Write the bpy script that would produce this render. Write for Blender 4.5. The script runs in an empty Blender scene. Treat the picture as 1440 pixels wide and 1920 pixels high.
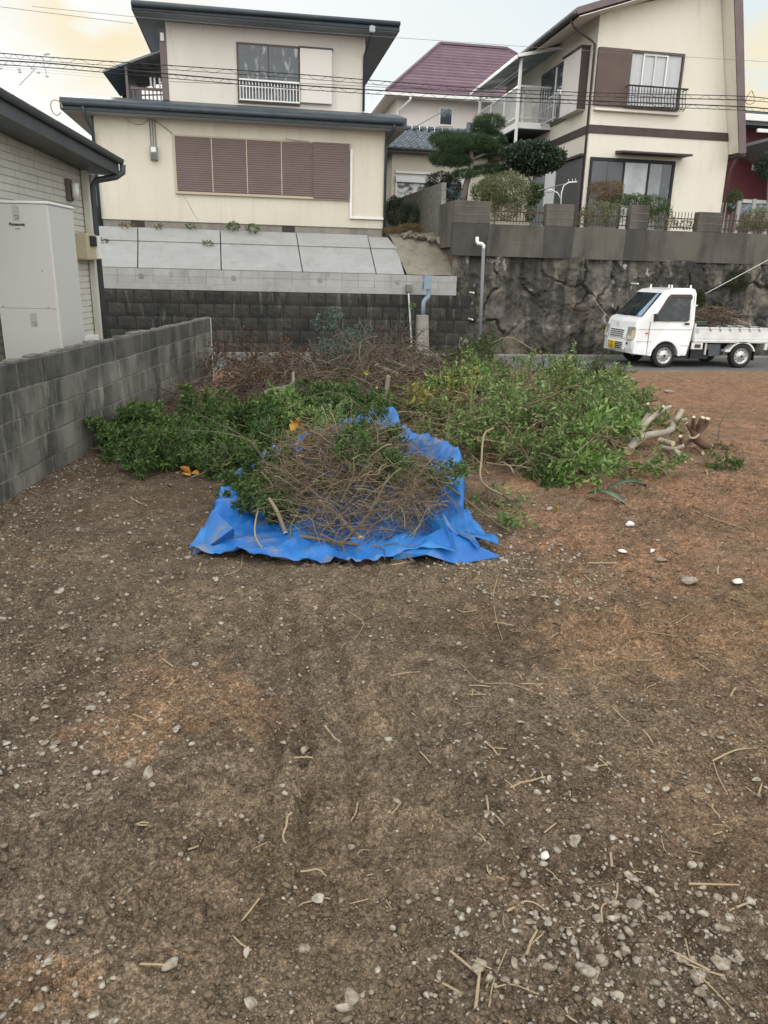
import bpy, math, random
import numpy as np
from mathutils import Vector, Matrix
random.seed(7); RNG = np.random.default_rng(11)
S = bpy.context.scene; COL = S.collection
# ---------------------------------------------------------------- camera
F, PITCH, ROLL, YAW, H = 1397.6, math.radians(17.612), math.radians(-1.423), math.radians(10.243), 1.6
def _basis():
    c, s = math.cos(PITCH), math.sin(PITCH)
    r0, w, u0 = Vector((1, 0, 0)), Vector((0, c, -s)), Vector((0, s, c))
    r = r0*math.cos(ROLL)-u0*math.sin(ROLL); u = u0*math.cos(ROLL)+r0*math.sin(ROLL)
    m = Matrix.Rotation(-YAW, 3, 'Z')
    return m@r, m@u, m@w
CR, CU, CW = _basis()
cam = bpy.data.cameras.new('camera'); cam.sensor_fit = 'VERTICAL'; cam.sensor_height = 24; cam.lens = F/1920*24
cam.clip_start = .05; cam.clip_end = 2000
co = bpy.data.objects.new('camera', cam); COL.objects.link(co)
M3 = Matrix((CR, CU, -CW)).transposed(); co.matrix_world = Matrix.Translation((0, 0, H)) @ M3.to_4x4()
S.camera = co
def ray(x, y): return CR*((x-720)/F)+CU*((960-y)/F)+CW
def G(x, y, z=0.):            # the point of the horizontal plane z that is seen at x, y of the photograph
    d = ray(x, y); t = (z-H)/d.z; return Vector((d.x*t, d.y*t, z))
def P(x, y, Y):               # the point of the vertical plane at depth Y
    d = ray(x, y); t = Y/d.y; return Vector((d.x*t, Y, H+d.z*t))
# ---------------------------------------------------------------- light
SUNPX = ray(60, 40).normalized(); SE = math.asin(SUNPX.z); SA = math.atan2(SUNPX.x, SUNPX.y)
W = bpy.data.worlds.new('World'); S.world = W; W.use_nodes = True
nt = W.node_tree; N = nt.nodes; L = nt.links; N.clear()
def nd(tree, t, **k):
    n = tree.nodes.new(t)
    for a, b in k.items(): setattr(n, a, b)
    return n
def mth(tree, op, a, b=None, c=None, clamp=False):
    n = tree.nodes.new('ShaderNodeMath'); n.operation = op; n.use_clamp = clamp
    for i, v in enumerate((a, b, c)):
        if v is None: continue
        if isinstance(v, (int, float)): n.inputs[i].default_value = v
        else: tree.links.new(v, n.inputs[i])
    return n.outputs[0]
def mixc(tree, f, a, b, mode='MIX'):
    n = tree.nodes.new('ShaderNodeMix'); n.data_type = 'RGBA'; n.blend_type = mode
    for i, v in ((0, f), (6, a), (7, b)):
        if isinstance(v, (int, float)): n.inputs[i].default_value = v
        elif isinstance(v, tuple): n.inputs[i].default_value = v if len(v) == 4 else (*v, 1)
        else: tree.links.new(v, n.inputs[i])
    return n.outputs[2]
def ramp(tree, src, stops):
    n = tree.nodes.new('ShaderNodeValToRGB'); cr = n.color_ramp
    while len(cr.elements) < len(stops): cr.elements.new(.5)
    for e, (p, c) in zip(cr.elements, stops):
        e.position = p; e.color = (c, c, c, 1) if isinstance(c, (int, float)) else (*c, 1)
    tree.links.new(src, n.inputs[0]); return n.outputs[0]
tc = nd(nt, 'ShaderNodeTexCoord'); sky = nd(nt, 'ShaderNodeTexSky', sky_type='NISHITA', sun_disc=False)
sky.sun_elevation = SE; sky.sun_rotation = SA; sky.air_density = 1.2; sky.dust_density = 2.
dirn = tc.outputs['Generated']
mp = nd(nt, 'ShaderNodeMapping'); mp.inputs['Scale'].default_value = (1, 1, 2.6); L.new(dirn, mp.inputs[0])
n1 = nd(nt, 'ShaderNodeTexNoise'); n1.inputs['Scale'].default_value = 2.6; n1.inputs['Detail'].default_value = 7; n1.inputs['Roughness'].default_value = .5; L.new(mp.outputs[0], n1.inputs[0])
def dotd(v):
    n = nd(nt, 'ShaderNodeVectorMath', operation='DOT_PRODUCT'); L.new(dirn, n.inputs[0]); n.inputs[1].default_value = v; return n.outputs['Value']
glow = ramp(nt, dotd(SUNPX), [(.90, 0.), (.985, 1.)])
cl = ramp(nt, n1.outputs[0], [(.40, 0.), (.66, 1.)])
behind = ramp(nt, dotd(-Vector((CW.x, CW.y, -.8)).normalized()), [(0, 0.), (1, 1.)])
base = mixc(nt, .90, sky.outputs[0], (7.3, 8.25, 8.65))          # thin high overcast over the clear sky
white = mixc(nt, cl, base, (8.2, 8.5, 8.6))
warmdir = ramp(nt, dotd(ray(200, 10).normalized()), [(.9945, 0.), (.9993, 1.)])
warmdir2 = ramp(nt, dotd(ray(1450, 165).normalized()), [(.9975, 0.), (.9996, 1.)])
wm = mth(nt, 'MAXIMUM', warmdir, warmdir2)
wn = nd(nt, 'ShaderNodeTexNoise'); wn.inputs['Scale'].default_value = 9; wn.inputs['Detail'].default_value = 3; L.new(mp.outputs[0], wn.inputs[0])
wc = mth(nt, 'MULTIPLY', wm, ramp(nt, wn.outputs[0], [(.36, .1), (.55, 1.)]))
glowed = mixc(nt, mth(nt, 'MULTIPLY', glow, .8), white, (8.7, 8.95, 8.95))
warm = mixc(nt, wc, glowed, (8.9, 7.7, 5.2))
zen = mixc(nt, behind, warm, (25.5, 25.2, 24.6))                      # unseen sky overhead and behind the camera, brightened to light the facades
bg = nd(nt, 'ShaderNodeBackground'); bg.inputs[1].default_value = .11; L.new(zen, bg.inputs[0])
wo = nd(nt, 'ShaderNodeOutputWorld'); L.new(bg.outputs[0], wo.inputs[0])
sun = bpy.data.lights.new('sun', 'SUN'); sun.energy = 1.5; sun.angle = math.radians(18); sun.color = (1, .93, .82)
so = bpy.data.objects.new('sun', sun); COL.objects.link(so); so.rotation_euler = SUNPX.to_track_quat('Z', 'Y').to_euler(); so.location = (0, 0, 30)
S.view_settings.view_transform = 'Standard'; S.view_settings.look = 'None'; S.view_settings.exposure = 0; S.view_settings.gamma = 1
S.render.engine = 'CYCLES'
# ---------------------------------------------------------------- helpers
def vnoise(x, y, seed=0):
    ix, iy = np.floor(x), np.floor(y); fx, fy = x-ix, y-iy
    fx = fx*fx*(3-2*fx); fy = fy*fy*(3-2*fy)
    def h(a, b):
        v = np.sin(a*127.1+b*311.7+seed*74.7)*43758.5453; return v-np.floor(v)
    return (h(ix, iy)*(1-fx)+h(ix+1, iy)*fx)*(1-fy)+(h(ix, iy+1)*(1-fx)+h(ix+1, iy+1)*fx)*fy
def fbm(x, y, oct=4, seed=0):
    s = 0; a = .5; t = 0
    for i in range(oct):
        s = s+a*vnoise(x*2**i+i*13.7, y*2**i-i*7.3, seed+i); t += a; a *= .5
    return s/t
def sstep(a, b, x):
    t = np.clip((x-a)/(b-a), 0, 1); return t*t*(3-2*t)
def npmesh(name, V, Fa, mat, smooth=False):
    me = bpy.data.meshes.new(name); V = np.asarray(V, np.float32); Fa = np.asarray(Fa, np.int32)
    me.vertices.add(len(V)); me.vertices.foreach_set('co', V.ravel())
    n, k = Fa.shape; me.loops.add(n*k); me.loops.foreach_set('vertex_index', Fa.ravel())
    me.polygons.add(n); me.polygons.foreach_set('loop_start', np.arange(0, n*k, k, dtype=np.int32))
    me.polygons.foreach_set('loop_total', np.full(n, k, np.int32))
    if smooth: me.polygons.foreach_set('use_smooth', np.ones(n, bool))
    me.update(calc_edges=True); me.materials.append(mat); return me
ORG = {}
def tag(o, label=None, cat=None, group=None, kind=None):
    if label: o['label'] = label
    if cat: o['category'] = cat
    if group: o['group'] = group
    if kind: o['kind'] = kind
    return o
def thing(name, label, cat, loc=(0, 0, 0), rot=0., group=None, kind=None, fl=None):
    """Empty at the base of a thing. fl: the location in the frame the parts are drawn in (default: the same)."""
    o = bpy.data.objects.new(name, None); COL.objects.link(o); o.empty_display_size = .1
    o.location = loc; o.rotation_euler = (0, 0, rot); ORG[o.name] = Vector(fl if fl is not None else loc)
    return tag(o, label, cat, group, kind)
def link(me, name, parent=None, loc=None):
    o = bpy.data.objects.new(name, me); COL.objects.link(o)
    if parent: o.parent = parent; ORG[o.name] = ORG[parent.name]
    elif loc is not None: o.location = loc; ORG[o.name] = Vector(loc)
    return o
class MB:
    def __init__(s): s.v = []; s.f = []
    def add(s, vs, fs):
        b = len(s.v); s.v += [tuple(v) for v in vs]; s.f += [tuple(i+b for i in f) for f in fs]; return s
    def box(s, x0, x1, y0, y1, z0, z1):
        return s.add([(x0, y0, z0), (x1, y0, z0), (x1, y1, z0), (x0, y1, z0), (x0, y0, z1), (x1, y0, z1), (x1, y1, z1), (x0, y1, z1)],
                     [(3, 2, 1, 0), (4, 5, 6, 7), (0, 1, 5, 4), (1, 2, 6, 5), (2, 3, 7, 6), (3, 0, 4, 7)])
    def prism(s, pts, ax, a, b):
        n = len(pts); k = {'x': lambda p, t: (t, p[0], p[1]), 'y': lambda p, t: (p[0], t, p[1]), 'z': lambda p, t: (p[0], p[1], t)}[ax]
        vs = [k(p, a) for p in pts]+[k(p, b) for p in pts]
        return s.add(vs, [tuple(range(n))[::-1], tuple(range(n, 2*n))]+[(i, (i+1) % n, n+(i+1) % n, n+i) for i in range(n)])
    def tube(s, path, r, k=8, cap=True):
        path = [Vector(p) for p in path]; n = len(path); rs = r if isinstance(r, (list, tuple)) else [r]*n
        vs = []; prev = None
        for i, p in enumerate(path):
            d = (path[min(i+1, n-1)]-path[max(i-1, 0)])
            d = d.normalized() if d.length > 1e-9 else Vector((0, 0, 1))
            u = d.orthogonal().normalized() if prev is None else (prev-d*prev.dot(d))
            u = u.normalized() if u.length > 1e-6 else d.orthogonal().normalized()
            prev = u; w = d.cross(u)
            for j in range(k):
                a = 2*math.pi*j/k; vs.append(p+(u*math.cos(a)+w*math.sin(a))*rs[i])
        fs = [(i*k+j, i*k+(j+1) % k, (i+1)*k+(j+1) % k, (i+1)*k+j) for i in range(n-1) for j in range(k)]
        if cap: fs += [tuple(range(k))[::-1], tuple(range((n-1)*k, n*k))]
        return s.add(vs, fs)
    def bar(s, a, b, w, h):          # rectangular bar from a to b
        a, b = Vector(a), Vector(b); d = (b-a).normalized(); u = d.cross(Vector((0, 0, 1)))
        u = u.normalized() if u.length > 1e-4 else Vector((1, 0, 0)); v = u.cross(d)
        q = [u*sx*w/2+v*sz*h/2 for sx, sz in ((-1, -1), (1, -1), (1, 1), (-1, 1))]
        return s.add([a+t for t in q]+[b+t for t in q], [(3, 2, 1, 0), (4, 5, 6, 7), (0, 1, 5, 4), (1, 2, 6, 5), (2, 3, 7, 6), (3, 0, 4, 7)])
    def build(s, name, mat, parent=None, loc=None, bevel=0, smooth=False, **t):
        o_ = ORG[parent.name] if parent else Vector(loc if loc is not None else (0, 0, 0))
        me = bpy.data.meshes.new(name); me.from_pydata([(v[0]-o_[0], v[1]-o_[1], v[2]-o_[2]) for v in s.v], [], s.f)
        me.materials.append(mat)
        if smooth:
            for p in me.polygons: p.use_smooth = True
        me.update(); o = link(me, name, parent, o_ if not parent else None)
        if bevel:
            m = o.modifiers.new('bevel', 'BEVEL'); m.width = bevel; m.segments = 2; m.limit_method = 'ANGLE'; m.angle_limit = .6
        if t: tag(o, **t)
        return o
def B(x0, x1, y0, y1, z0, z1): return MB().box(x0, x1, y0, y1, z0, z1)
# ---------------------------------------------------------------- materials
def M(name, c, c2=None, sc=3., st=(1, 1, 1), lo=.35, hi=.7, rough=.8, bump=0., bs=40., spec=.3, metal=0., c3=None, s3=12., l3=.5, h3=.7, rnd=0., transl=0., coat=0., st3=None):
    m = bpy.data.materials.new(name); m.use_nodes = True; t = m.node_tree; p = t.nodes['Principled BSDF']
    p.inputs['Roughness'].default_value = rough; p.inputs['Specular IOR Level'].default_value = spec; p.inputs['Metallic'].default_value = metal
    p.inputs['Coat Weight'].default_value = coat
    tcn = nd(t, 'ShaderNodeTexCoord'); mpn = nd(t, 'ShaderNodeMapping'); mpn.inputs['Scale'].default_value = st; t.links.new(tcn.outputs['Object'], mpn.inputs[0])
    col = None
    if c2:
        n = nd(t, 'ShaderNodeTexNoise'); n.inputs['Scale'].default_value = sc; n.inputs['Detail'].default_value = 7; n.inputs['Roughness'].default_value = .62; t.links.new(mpn.outputs[0], n.inputs[0])
        col = mixc(t, ramp(t, n.outputs[0], [(lo, 0.), (hi, 1.)]), c, c2)
    if c3:
        mp3 = nd(t, 'ShaderNodeMapping'); mp3.inputs['Scale'].default_value = st3 or (1, 1, 1); mp3.inputs['Location'].default_value = (3.1, 1.7, 5.3); t.links.new(tcn.outputs['Object'], mp3.inputs[0])
        n = nd(t, 'ShaderNodeTexNoise'); n.inputs['Scale'].default_value = s3; n.inputs['Detail'].default_value = 6; n.inputs['Roughness'].default_value = .65; t.links.new(mp3.outputs[0], n.inputs[0])
        col = mixc(t, ramp(t, n.outputs[0], [(l3, 0.), (h3, 1.)]), col if col else c, c3)
    if rnd:
        g = nd(t, 'ShaderNodeNewGeometry'); v = mth(t, 'MULTIPLY_ADD', g.outputs['Random Per Island'], 2*rnd, 1-rnd)
        cm = nd(t, 'ShaderNodeCombineColor')
        for i in range(3): t.links.new(v, cm.inputs[i])
        col = mixc(t, 1., col if col else c, cm.outputs[0], 'MULTIPLY')
    if col is None: p.inputs['Base Color'].default_value = (*c, 1)
    else: t.links.new(col, p.inputs['Base Color'])
    if bump:
        n = nd(t, 'ShaderNodeTexNoise'); n.inputs['Scale'].default_value = bs; n.inputs['Detail'].default_value = 5; t.links.new(tcn.outputs['Object'], n.inputs[0])
        b = nd(t, 'ShaderNodeBump'); b.inputs['Strength'].default_value = 1; b.inputs['Distance'].default_value = bump; t.links.new(n.outputs[0], b.inputs['Height']); t.links.new(b.outputs[0], p.inputs['Normal'])
    if transl:
        tr = nd(t, 'ShaderNodeBsdfTranslucent'); mx = nd(t, 'ShaderNodeMixShader'); mx.inputs[0].default_value = transl
        if col is None: tr.inputs[0].default_value = (*c, 1)
        else: t.links.new(col, tr.inputs[0])
        t.links.new(p.outputs[0], mx.inputs[1]); t.links.new(tr.outputs[0], mx.inputs[2]); t.links.new(mx.outputs[0], t.nodes['Material Output'].inputs[0])
    return m
def LEAF(name, cols, rough=.45, transl=.22, spec=.4):        # leaves: each its own tone
    m = bpy.data.materials.new(name); m.use_nodes = True; t = m.node_tree; p = t.nodes['Principled BSDF']
    g = nd(t, 'ShaderNodeNewGeometry'); oi = nd(t, 'ShaderNodeObjectInfo')
    r = mth(t, 'FRACT', mth(t, 'ADD', g.outputs['Random Per Island'], mth(t, 'MULTIPLY', oi.outputs['Random'], .37)))
    c = ramp(t, r, [(i/(len(cols)-1), k) for i, k in enumerate(cols)])
    t.links.new(c, p.inputs['Base Color']); p.inputs['Roughness'].default_value = rough; p.inputs['Specular IOR Level'].default_value = spec
    tr = nd(t, 'ShaderNodeBsdfTranslucent'); mx = nd(t, 'ShaderNodeMixShader'); mx.inputs[0].default_value = transl
    t.links.new(c, tr.inputs[0]); t.links.new(p.outputs[0], mx.inputs[1]); t.links.new(tr.outputs[0], mx.inputs[2]); t.links.new(mx.outputs[0], t.nodes['Material Output'].inputs[0])
    return m
def GLASS(name, tint=(.97, .97, .97), clear=.98):
    m = bpy.data.materials.new(name); m.use_nodes = True; t = m.node_tree; t.nodes.remove(t.nodes['Principled BSDF'])
    a = nd(t, 'ShaderNodeBsdfTransparent'); a.inputs[0].default_value = (*[x*clear for x in tint], 1); g = nd(t, 'ShaderNodeBsdfGlossy'); g.inputs['Roughness'].default_value = .03
    fr = nd(t, 'ShaderNodeFresnel'); fr.inputs[0].default_value = 1.5; mx = nd(t, 'ShaderNodeMixShader')
    t.links.new(mth(t, 'MULTIPLY_ADD', fr.outputs[0], .7, .0, clamp=True), mx.inputs[0]); t.links.new(a.outputs[0], mx.inputs[1]); t.links.new(g.outputs[0], mx.inputs[2]); t.links.new(mx.outputs[0], t.nodes['Material Output'].inputs[0])
    return m
def ground_mat(name, bump=.010):
    m = bpy.data.materials.new(name); m.use_nodes = True; t = m.node_tree; p = t.nodes['Principled BSDF']
    a = nd(t, 'ShaderNodeVertexColor'); a.layer_name = 'soil'; tcn = nd(t, 'ShaderNodeTexCoord')
    n = nd(t, 'ShaderNodeTexNoise'); n.inputs['Scale'].default_value = 90; n.inputs['Detail'].default_value = 8; n.inputs['Roughness'].default_value = .75; t.links.new(tcn.outputs['Object'], n.inputs[0])
    g = ramp(t, n.outputs[0], [(.27, .45), (.44, .82), (.56, 1.1), (.72, 1.7)])
    c = mixc(t, 1., a.outputs[0], g, 'MULTIPLY')
    hs = []
    for sc, lo, hi in ((75, .72, 1.32), (190, .60, 1.5)):      # grains of two sizes, each with its own tone
        v = nd(t, 'ShaderNodeTexVoronoi'); v.inputs['Scale'].default_value = sc; v.inputs['Randomness'].default_value = 1; t.links.new(tcn.outputs['Object'], v.inputs['Vector'])
        sp = nd(t, 'ShaderNodeSeparateColor'); t.links.new(v.outputs['Color'], sp.inputs[0]); k = mth(t, 'MULTIPLY_ADD', sp.outputs[0], hi-lo, lo)
        cm = nd(t, 'ShaderNodeCombineColor'); [t.links.new(k, cm.inputs[i]) for i in range(3)]
        c = mixc(t, 1., c, cm.outputs[0], 'MULTIPLY'); hs.append(mth(t, 'MULTIPLY', mth(t, 'MULTIPLY', v.outputs['Distance'], -1.), mth(t, 'MULTIPLY_ADD', sp.outputs[1], 60/sc, .1))); t.links.new(c, p.inputs['Base Color']); p.inputs['Roughness'].default_value = .95; p.inputs['Specular IOR Level'].default_value = .15
    n2 = nd(t, 'ShaderNodeTexNoise'); n2.inputs['Scale'].default_value = 45; n2.inputs['Detail'].default_value = 9; n2.inputs['Roughness'].default_value = .7; t.links.new(tcn.outputs['Object'], n2.inputs[0])
    b = nd(t, 'ShaderNodeBump'); b.inputs['Strength'].default_value = 1; b.inputs['Distance'].default_value = bump; t.links.new(mth(t, 'ADD', mth(t, 'MULTIPLY', n2.outputs[0], .5), mth(t, 'ADD', hs[0], hs[1])), b.inputs['Height']); t.links.new(b.outputs[0], p.inputs['Normal'])
    return m
def setcol(me, name, C):
    a = me.color_attributes.new(name, 'FLOAT_COLOR', 'POINT'); C = np.concatenate([C, np.ones((len(C), 1))], 1).astype(np.float32); a.data.foreach_set('color', C.ravel())
m_cream = M('cream_stucco', (.62, .585, .485), (.57, .535, .44), 1.3, (1, 1, .5), bump=.005, bs=120, rough=.9, c3=(.52, .485, .395), s3=2.2, l3=.52, h3=.82, st3=(2.5, 2, .22))
m_cream_up = M('pale_stucco', (.66, .62, .56), (.60, .565, .51), .9, (1, 1, .6), bump=.005, bs=120, rough=.9, c3=(.52, .49, .45), s3=2.2, l3=.54, h3=.82, st3=(2.5, 2, .22))
m_cream_r = M('warm_cream_stucco', (.70, .665, .575), (.65, .615, .53), 1.0, (1, 1, .45), bump=.005, bs=90, rough=.9, c3=(.50, .465, .385), s3=2.5, l3=.6, h3=.8, st3=(1, 1, .3))
m_roofdark = M('dark_painted_metal', (.035, .05, .062), (.055, .07, .08), 4, rough=.45)
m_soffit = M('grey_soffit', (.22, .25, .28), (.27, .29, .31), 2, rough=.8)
m_fdn = M('foundation_concrete', (.27, .25, .22), (.17, .16, .14), 3, (1, 1, .6), bump=.003, rough=.95)
m_shut = M('mauve_brown_metal', (.165, .118, .105), (.135, .10, .095), 2, rough=.5, metal=.1)
m_shut2 = M('brown_metal', (.13, .09, .075), (.11, .075, .065), 2, rough=.5)
m_frame = M('bronze_frame', (.09, .07, .055), rough=.45)
m_tanframe = M('tan_frame', (.42, .36, .27), rough=.5)
m_white = M('white_paint', (.74, .74, .71), (.68, .68, .66), 3, rough=.5)
m_whitewall = M('offwhite_render', (.68, .64, .60), (.62, .59, .55), 1, rough=.9)
m_alu = M('silver_aluminium', (.52, .53, .53), rough=.4, metal=.35)
m_glass = GLASS('window_glass'); m_dark = M('dark_interior', (.025, .028, .03), rough=.9)
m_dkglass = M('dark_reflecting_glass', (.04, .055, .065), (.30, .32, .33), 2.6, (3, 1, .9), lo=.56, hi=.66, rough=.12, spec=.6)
m_curtain = M('white_curtain', (.82, .83, .84), (.70, .72, .74), 30, (1, 1, .02), rough=.95)
m_brown = M('brown_trim', (.055, .04, .04), (.075, .055, .05), 4, rough=.6)
m_plum = M('plum_brown_board', (.13, .10, .10), (.17, .13, .13), 3, rough=.6)
m_purple = M('mauve_roof_tile', (.16, .10, .125), (.115, .075, .095), 3, (1, .4, 1), rough=.55, rnd=.15)
m_tile = M('blue_grey_roof_tile', (.075, .09, .11), (.16, .185, .21), 5, rough=.38, rnd=.25)
m_slab = M('grey_cast_concrete', (.30, .305, .295), (.25, .255, .245), 2.2, c3=(.20, .20, .185), s3=5, l3=.56, h3=.8, bump=.003, bs=60, rough=.92)
m_newblock = M('pale_concrete_block', (.36, .36, .35), (.29, .285, .275), 2.5, (1, 1, .7), c3=(.20, .18, .155), s3=2.2, l3=.60, h3=.78, rough=.95, rnd=.06, bump=.003, bs=90)
m_mould = M('black_weathered_block', (.050, .048, .041), (.020, .021, .020), 1.3, (1, 1, .7), c3=(.14, .135, .115), s3=3.2, l3=.56, h3=.78, st3=(2.4, 2, .4), rough=.97, rnd=.18, bump=.006, bs=50)
m_cinder = M('weathered_cinder_block', (.185, .175, .148), (.065, .064, .058), 1.6, (1.5, 1.5, .8), lo=.40, hi=.60, c3=(.27, .255, .215), s3=4, l3=.56, h3=.74, st3=(2.2, 2.2, .5), rough=.97, rnd=.18, bump=.006, bs=70)
m_mortar = M('mortar', (.20, .19, .165), (.10, .095, .085), 8, rough=1, bump=.01, bs=30)
m_conc = M('stained_concrete', (.115, .105, .087), (.052, .050, .046), 1.1, (1.6, 1, .5), lo=.42, hi=.68, c3=(.24, .23, .21), s3=2.5, l3=.66, h3=.82, st3=(3, 3, .5), rough=.97, bump=.006, bs=40)
m_conc_dk = M('dark_stained_concrete', (.078, .074, .065), (.038, .038, .037), 1.3, (1.6, 1, .5), c3=(.13, .125, .11), s3=3, l3=.62, h3=.8, st3=(3, 3, .5), rough=.97, bump=.006, bs=40)
m_cinder_top = M('mouldy_cinder_block', (.115, .11, .096), (.042, .042, .04), 1.6, (1.5, 1.5, .8), lo=.40, hi=.62, c3=(.17, .16, .14), s3=4, l3=.60, h3=.78, st3=(2.2, 2.2, .5), rough=.97, rnd=.18, bump=.006, bs=70)
m_greyblk = M('grey_stained_block', (.27, .26, .235), (.11, .105, .10), 2.0, (2, 2, .5), c3=(.06, .058, .05), s3=2.4, l3=.58, h3=.76, rough=.97, rnd=.2, bump=.006, bs=60)
m_siding = M('cream_siding', (.54, .52, .46), (.47, .455, .40), 6, rough=.85, bump=.004, bs=70)
m_lhdark = M('charcoal_gutter', (.06, .07, .075), (.085, .095, .10), 3, rough=.4)
m_tank = M('beige_painted_steel', (.54, .535, .51), (.52, .51, .485), 1, rough=.42, spec=.4)
m_beige = M('beige_plastic', (.42, .37, .25), rough=.6)
m_black = M('black_plastic', (.02, .02, .022), rough=.6)
m_rubber = M('tyre_rubber', (.018, .018, .018), (.03, .028, .026), 10, rough=.85)
m_truck = M('white_car_paint', (.78, .79, .79), (.74, .75, .745), 1.5, rough=.28, spec=.5, coat=.5)
m_truckgrime = M('white_bed_paint', (.70, .71, .70), (.58, .57, .54), 4, rough=.4)
m_rim = M('steel_rim', (.50, .50, .49), rough=.4, metal=.6)
m_yellow = M('plate_yellow', (.72, .46, .03), rough=.5)
m_asph = M('asphalt', (.115, .12, .12), (.085, .09, .09), 1.5, c3=(.16, .155, .14), s3=60, l3=.5, h3=.75, bump=.004, bs=200, rough=.9)
m_pipe = M('grey_pvc_pipe', (.16, .165, .18), rough=.6)
m_bluepipe = M('blue_grey_pvc_pipe', (.22, .29, .35), (.18, .24, .28), 8, rough=.6)
m_bark = M('grey_bark', (.22, .195, .16), (.14, .12, .095), 9, (1, 1, .4), c3=(.30, .28, .25), s3=5, l3=.6, h3=.8, rough=.95, bump=.004, bs=60)
m_paleb = M('pale_smooth_bark', (.36, .32, .26), (.22, .19, .15), 7, rough=.9, bump=.003, bs=50)
m_redbark = M('reddish_brown_bark', (.16, .10, .07), (.085, .055, .04), 8, rough=.95, bump=.005, bs=50)
m_twig = LEAF('tan_twig_bark', [(.26, .185, .115), (.12, .08, .055), (.17, .105, .07), (.20, .18, .10), (.33, .27, .18), (.09, .065, .05), (.15, .13, .07), (.14, .085, .06)], rough=.9, transl=0., spec=.2)
m_twigd = LEAF('dark_twig_bark', [(.13, .095, .065), (.07, .052, .04), (.10, .07, .05), (.18, .15, .115), (.085, .065, .045)], rough=.95, transl=0., spec=.2)
m_cut = M('fresh_cut_wood', (.50, .41, .28), rough=.9)
m_straw = M('dry_straw', (.34, .26, .16), (.24, .18, .11), 9, rough=.9, rnd=.3)
m_ivy = M('rail_iron', (.045, .035, .03), (.09, .05, .035), 12, rough=.7)
l_dark = LEAF('dark_green_leaf', [(.030, .070, .020), (.055, .115, .027), (.035, .085, .022), (.09, .16, .04), (.18, .24, .07), (.06, .12, .032)])
l_mid = LEAF('mid_green_leaf', [(.10, .18, .045), (.06, .13, .03), (.15, .23, .06), (.23, .30, .09), (.08, .16, .05), (.30, .34, .15)])
l_bright = LEAF('bright_green_leaf', [(.10, .20, .04), (.07, .16, .035), (.16, .27, .06), (.26, .35, .10)])
l_yel = LEAF('yellowing_leaf', [(.30, .32, .07), (.14, .17, .05), (.34, .31, .06), (.20, .14, .06)])
l_blue = LEAF('blue_green_leaf', [(.07, .12, .085), (.11, .17, .13), (.16, .22, .18), (.05, .09, .06)])
l_dead = LEAF('dead_brown_leaf', [(.10, .055, .035), (.06, .035, .025), (.16, .09, .05), (.09, .05, .04)], rough=.9)
l_pine = LEAF('pine_needle', [(.035, .07, .028), (.05, .095, .035), (.028, .055, .025), (.07, .115, .045)], rough=.7)
l_cam = LEAF('camellia_leaf', [(.016, .03, .018), (.025, .045, .025), (.04, .06, .035), (.06, .085, .055)], rough=.35)
l_orange = LEAF('orange_leaf', [(.55, .22, .04), (.60, .34, .06)], rough=.6)
l_shrub = LEAF('olive_shrub_leaf', [(.10, .13, .05), (.16, .18, .08), (.07, .10, .035), (.21, .20, .10)], rough=.6)
l_rust = LEAF('rusty_shrub_leaf', [(.14, .10, .05), (.20, .12, .06), (.10, .09, .04)], rough=.7)
l_box = LEAF('hedge_leaf', [(.035, .065, .022), (.06, .10, .03), (.09, .13, .04)], rough=.6)
# ================================================================ THE SETTING
def lot_h(X, Y):
    z = -.25*sstep(11.6, 15.2, Y)
    z = z+.05*(fbm(X*.55+3, Y*.55, 3, 5)-.5)*sstep(1, 3, Y)
    z = z+.034*(fbm(X*3.1, Y*3.1, 4, 21)-.5)+.020*(fbm(X*11, Y*11, 4, 31)-.5)+.015*(fbm(X*34, Y*34, 3, 41)-.5)*(1-.6*sstep(3.5, 8, Y))
    c = fbm(X*23+9, Y*23, 3, 51); rough = sstep(.42, .62, fbm(X*1.7, Y*1.7, 3, 61))
    z = z+.014*np.maximum(c-.50, 0)*7*(.35+.65*rough)*(1-sstep(5, 9, Y)); z = z+.008*(vnoise(X*85, Y*85, 55)-.5)*(1-sstep(2.5, 5, Y))          # crumbly clods
    for x0, w, d in ((.13, .03, .034), (.30, .03, .030), (.02, .035, .020)):          # old wheel scrapes running away from the viewer
        xx = X-(x0+.03*(Y-2)+.02*np.sin(Y*3)); z = z-d*np.exp(-(xx/w)**2)*sstep(1.5, 1.9, Y)*(1-sstep(3.2, 3.9, Y))
    z = z+.03*np.exp(-((Y-12.6)/.5)**2)*0
    return z
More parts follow.
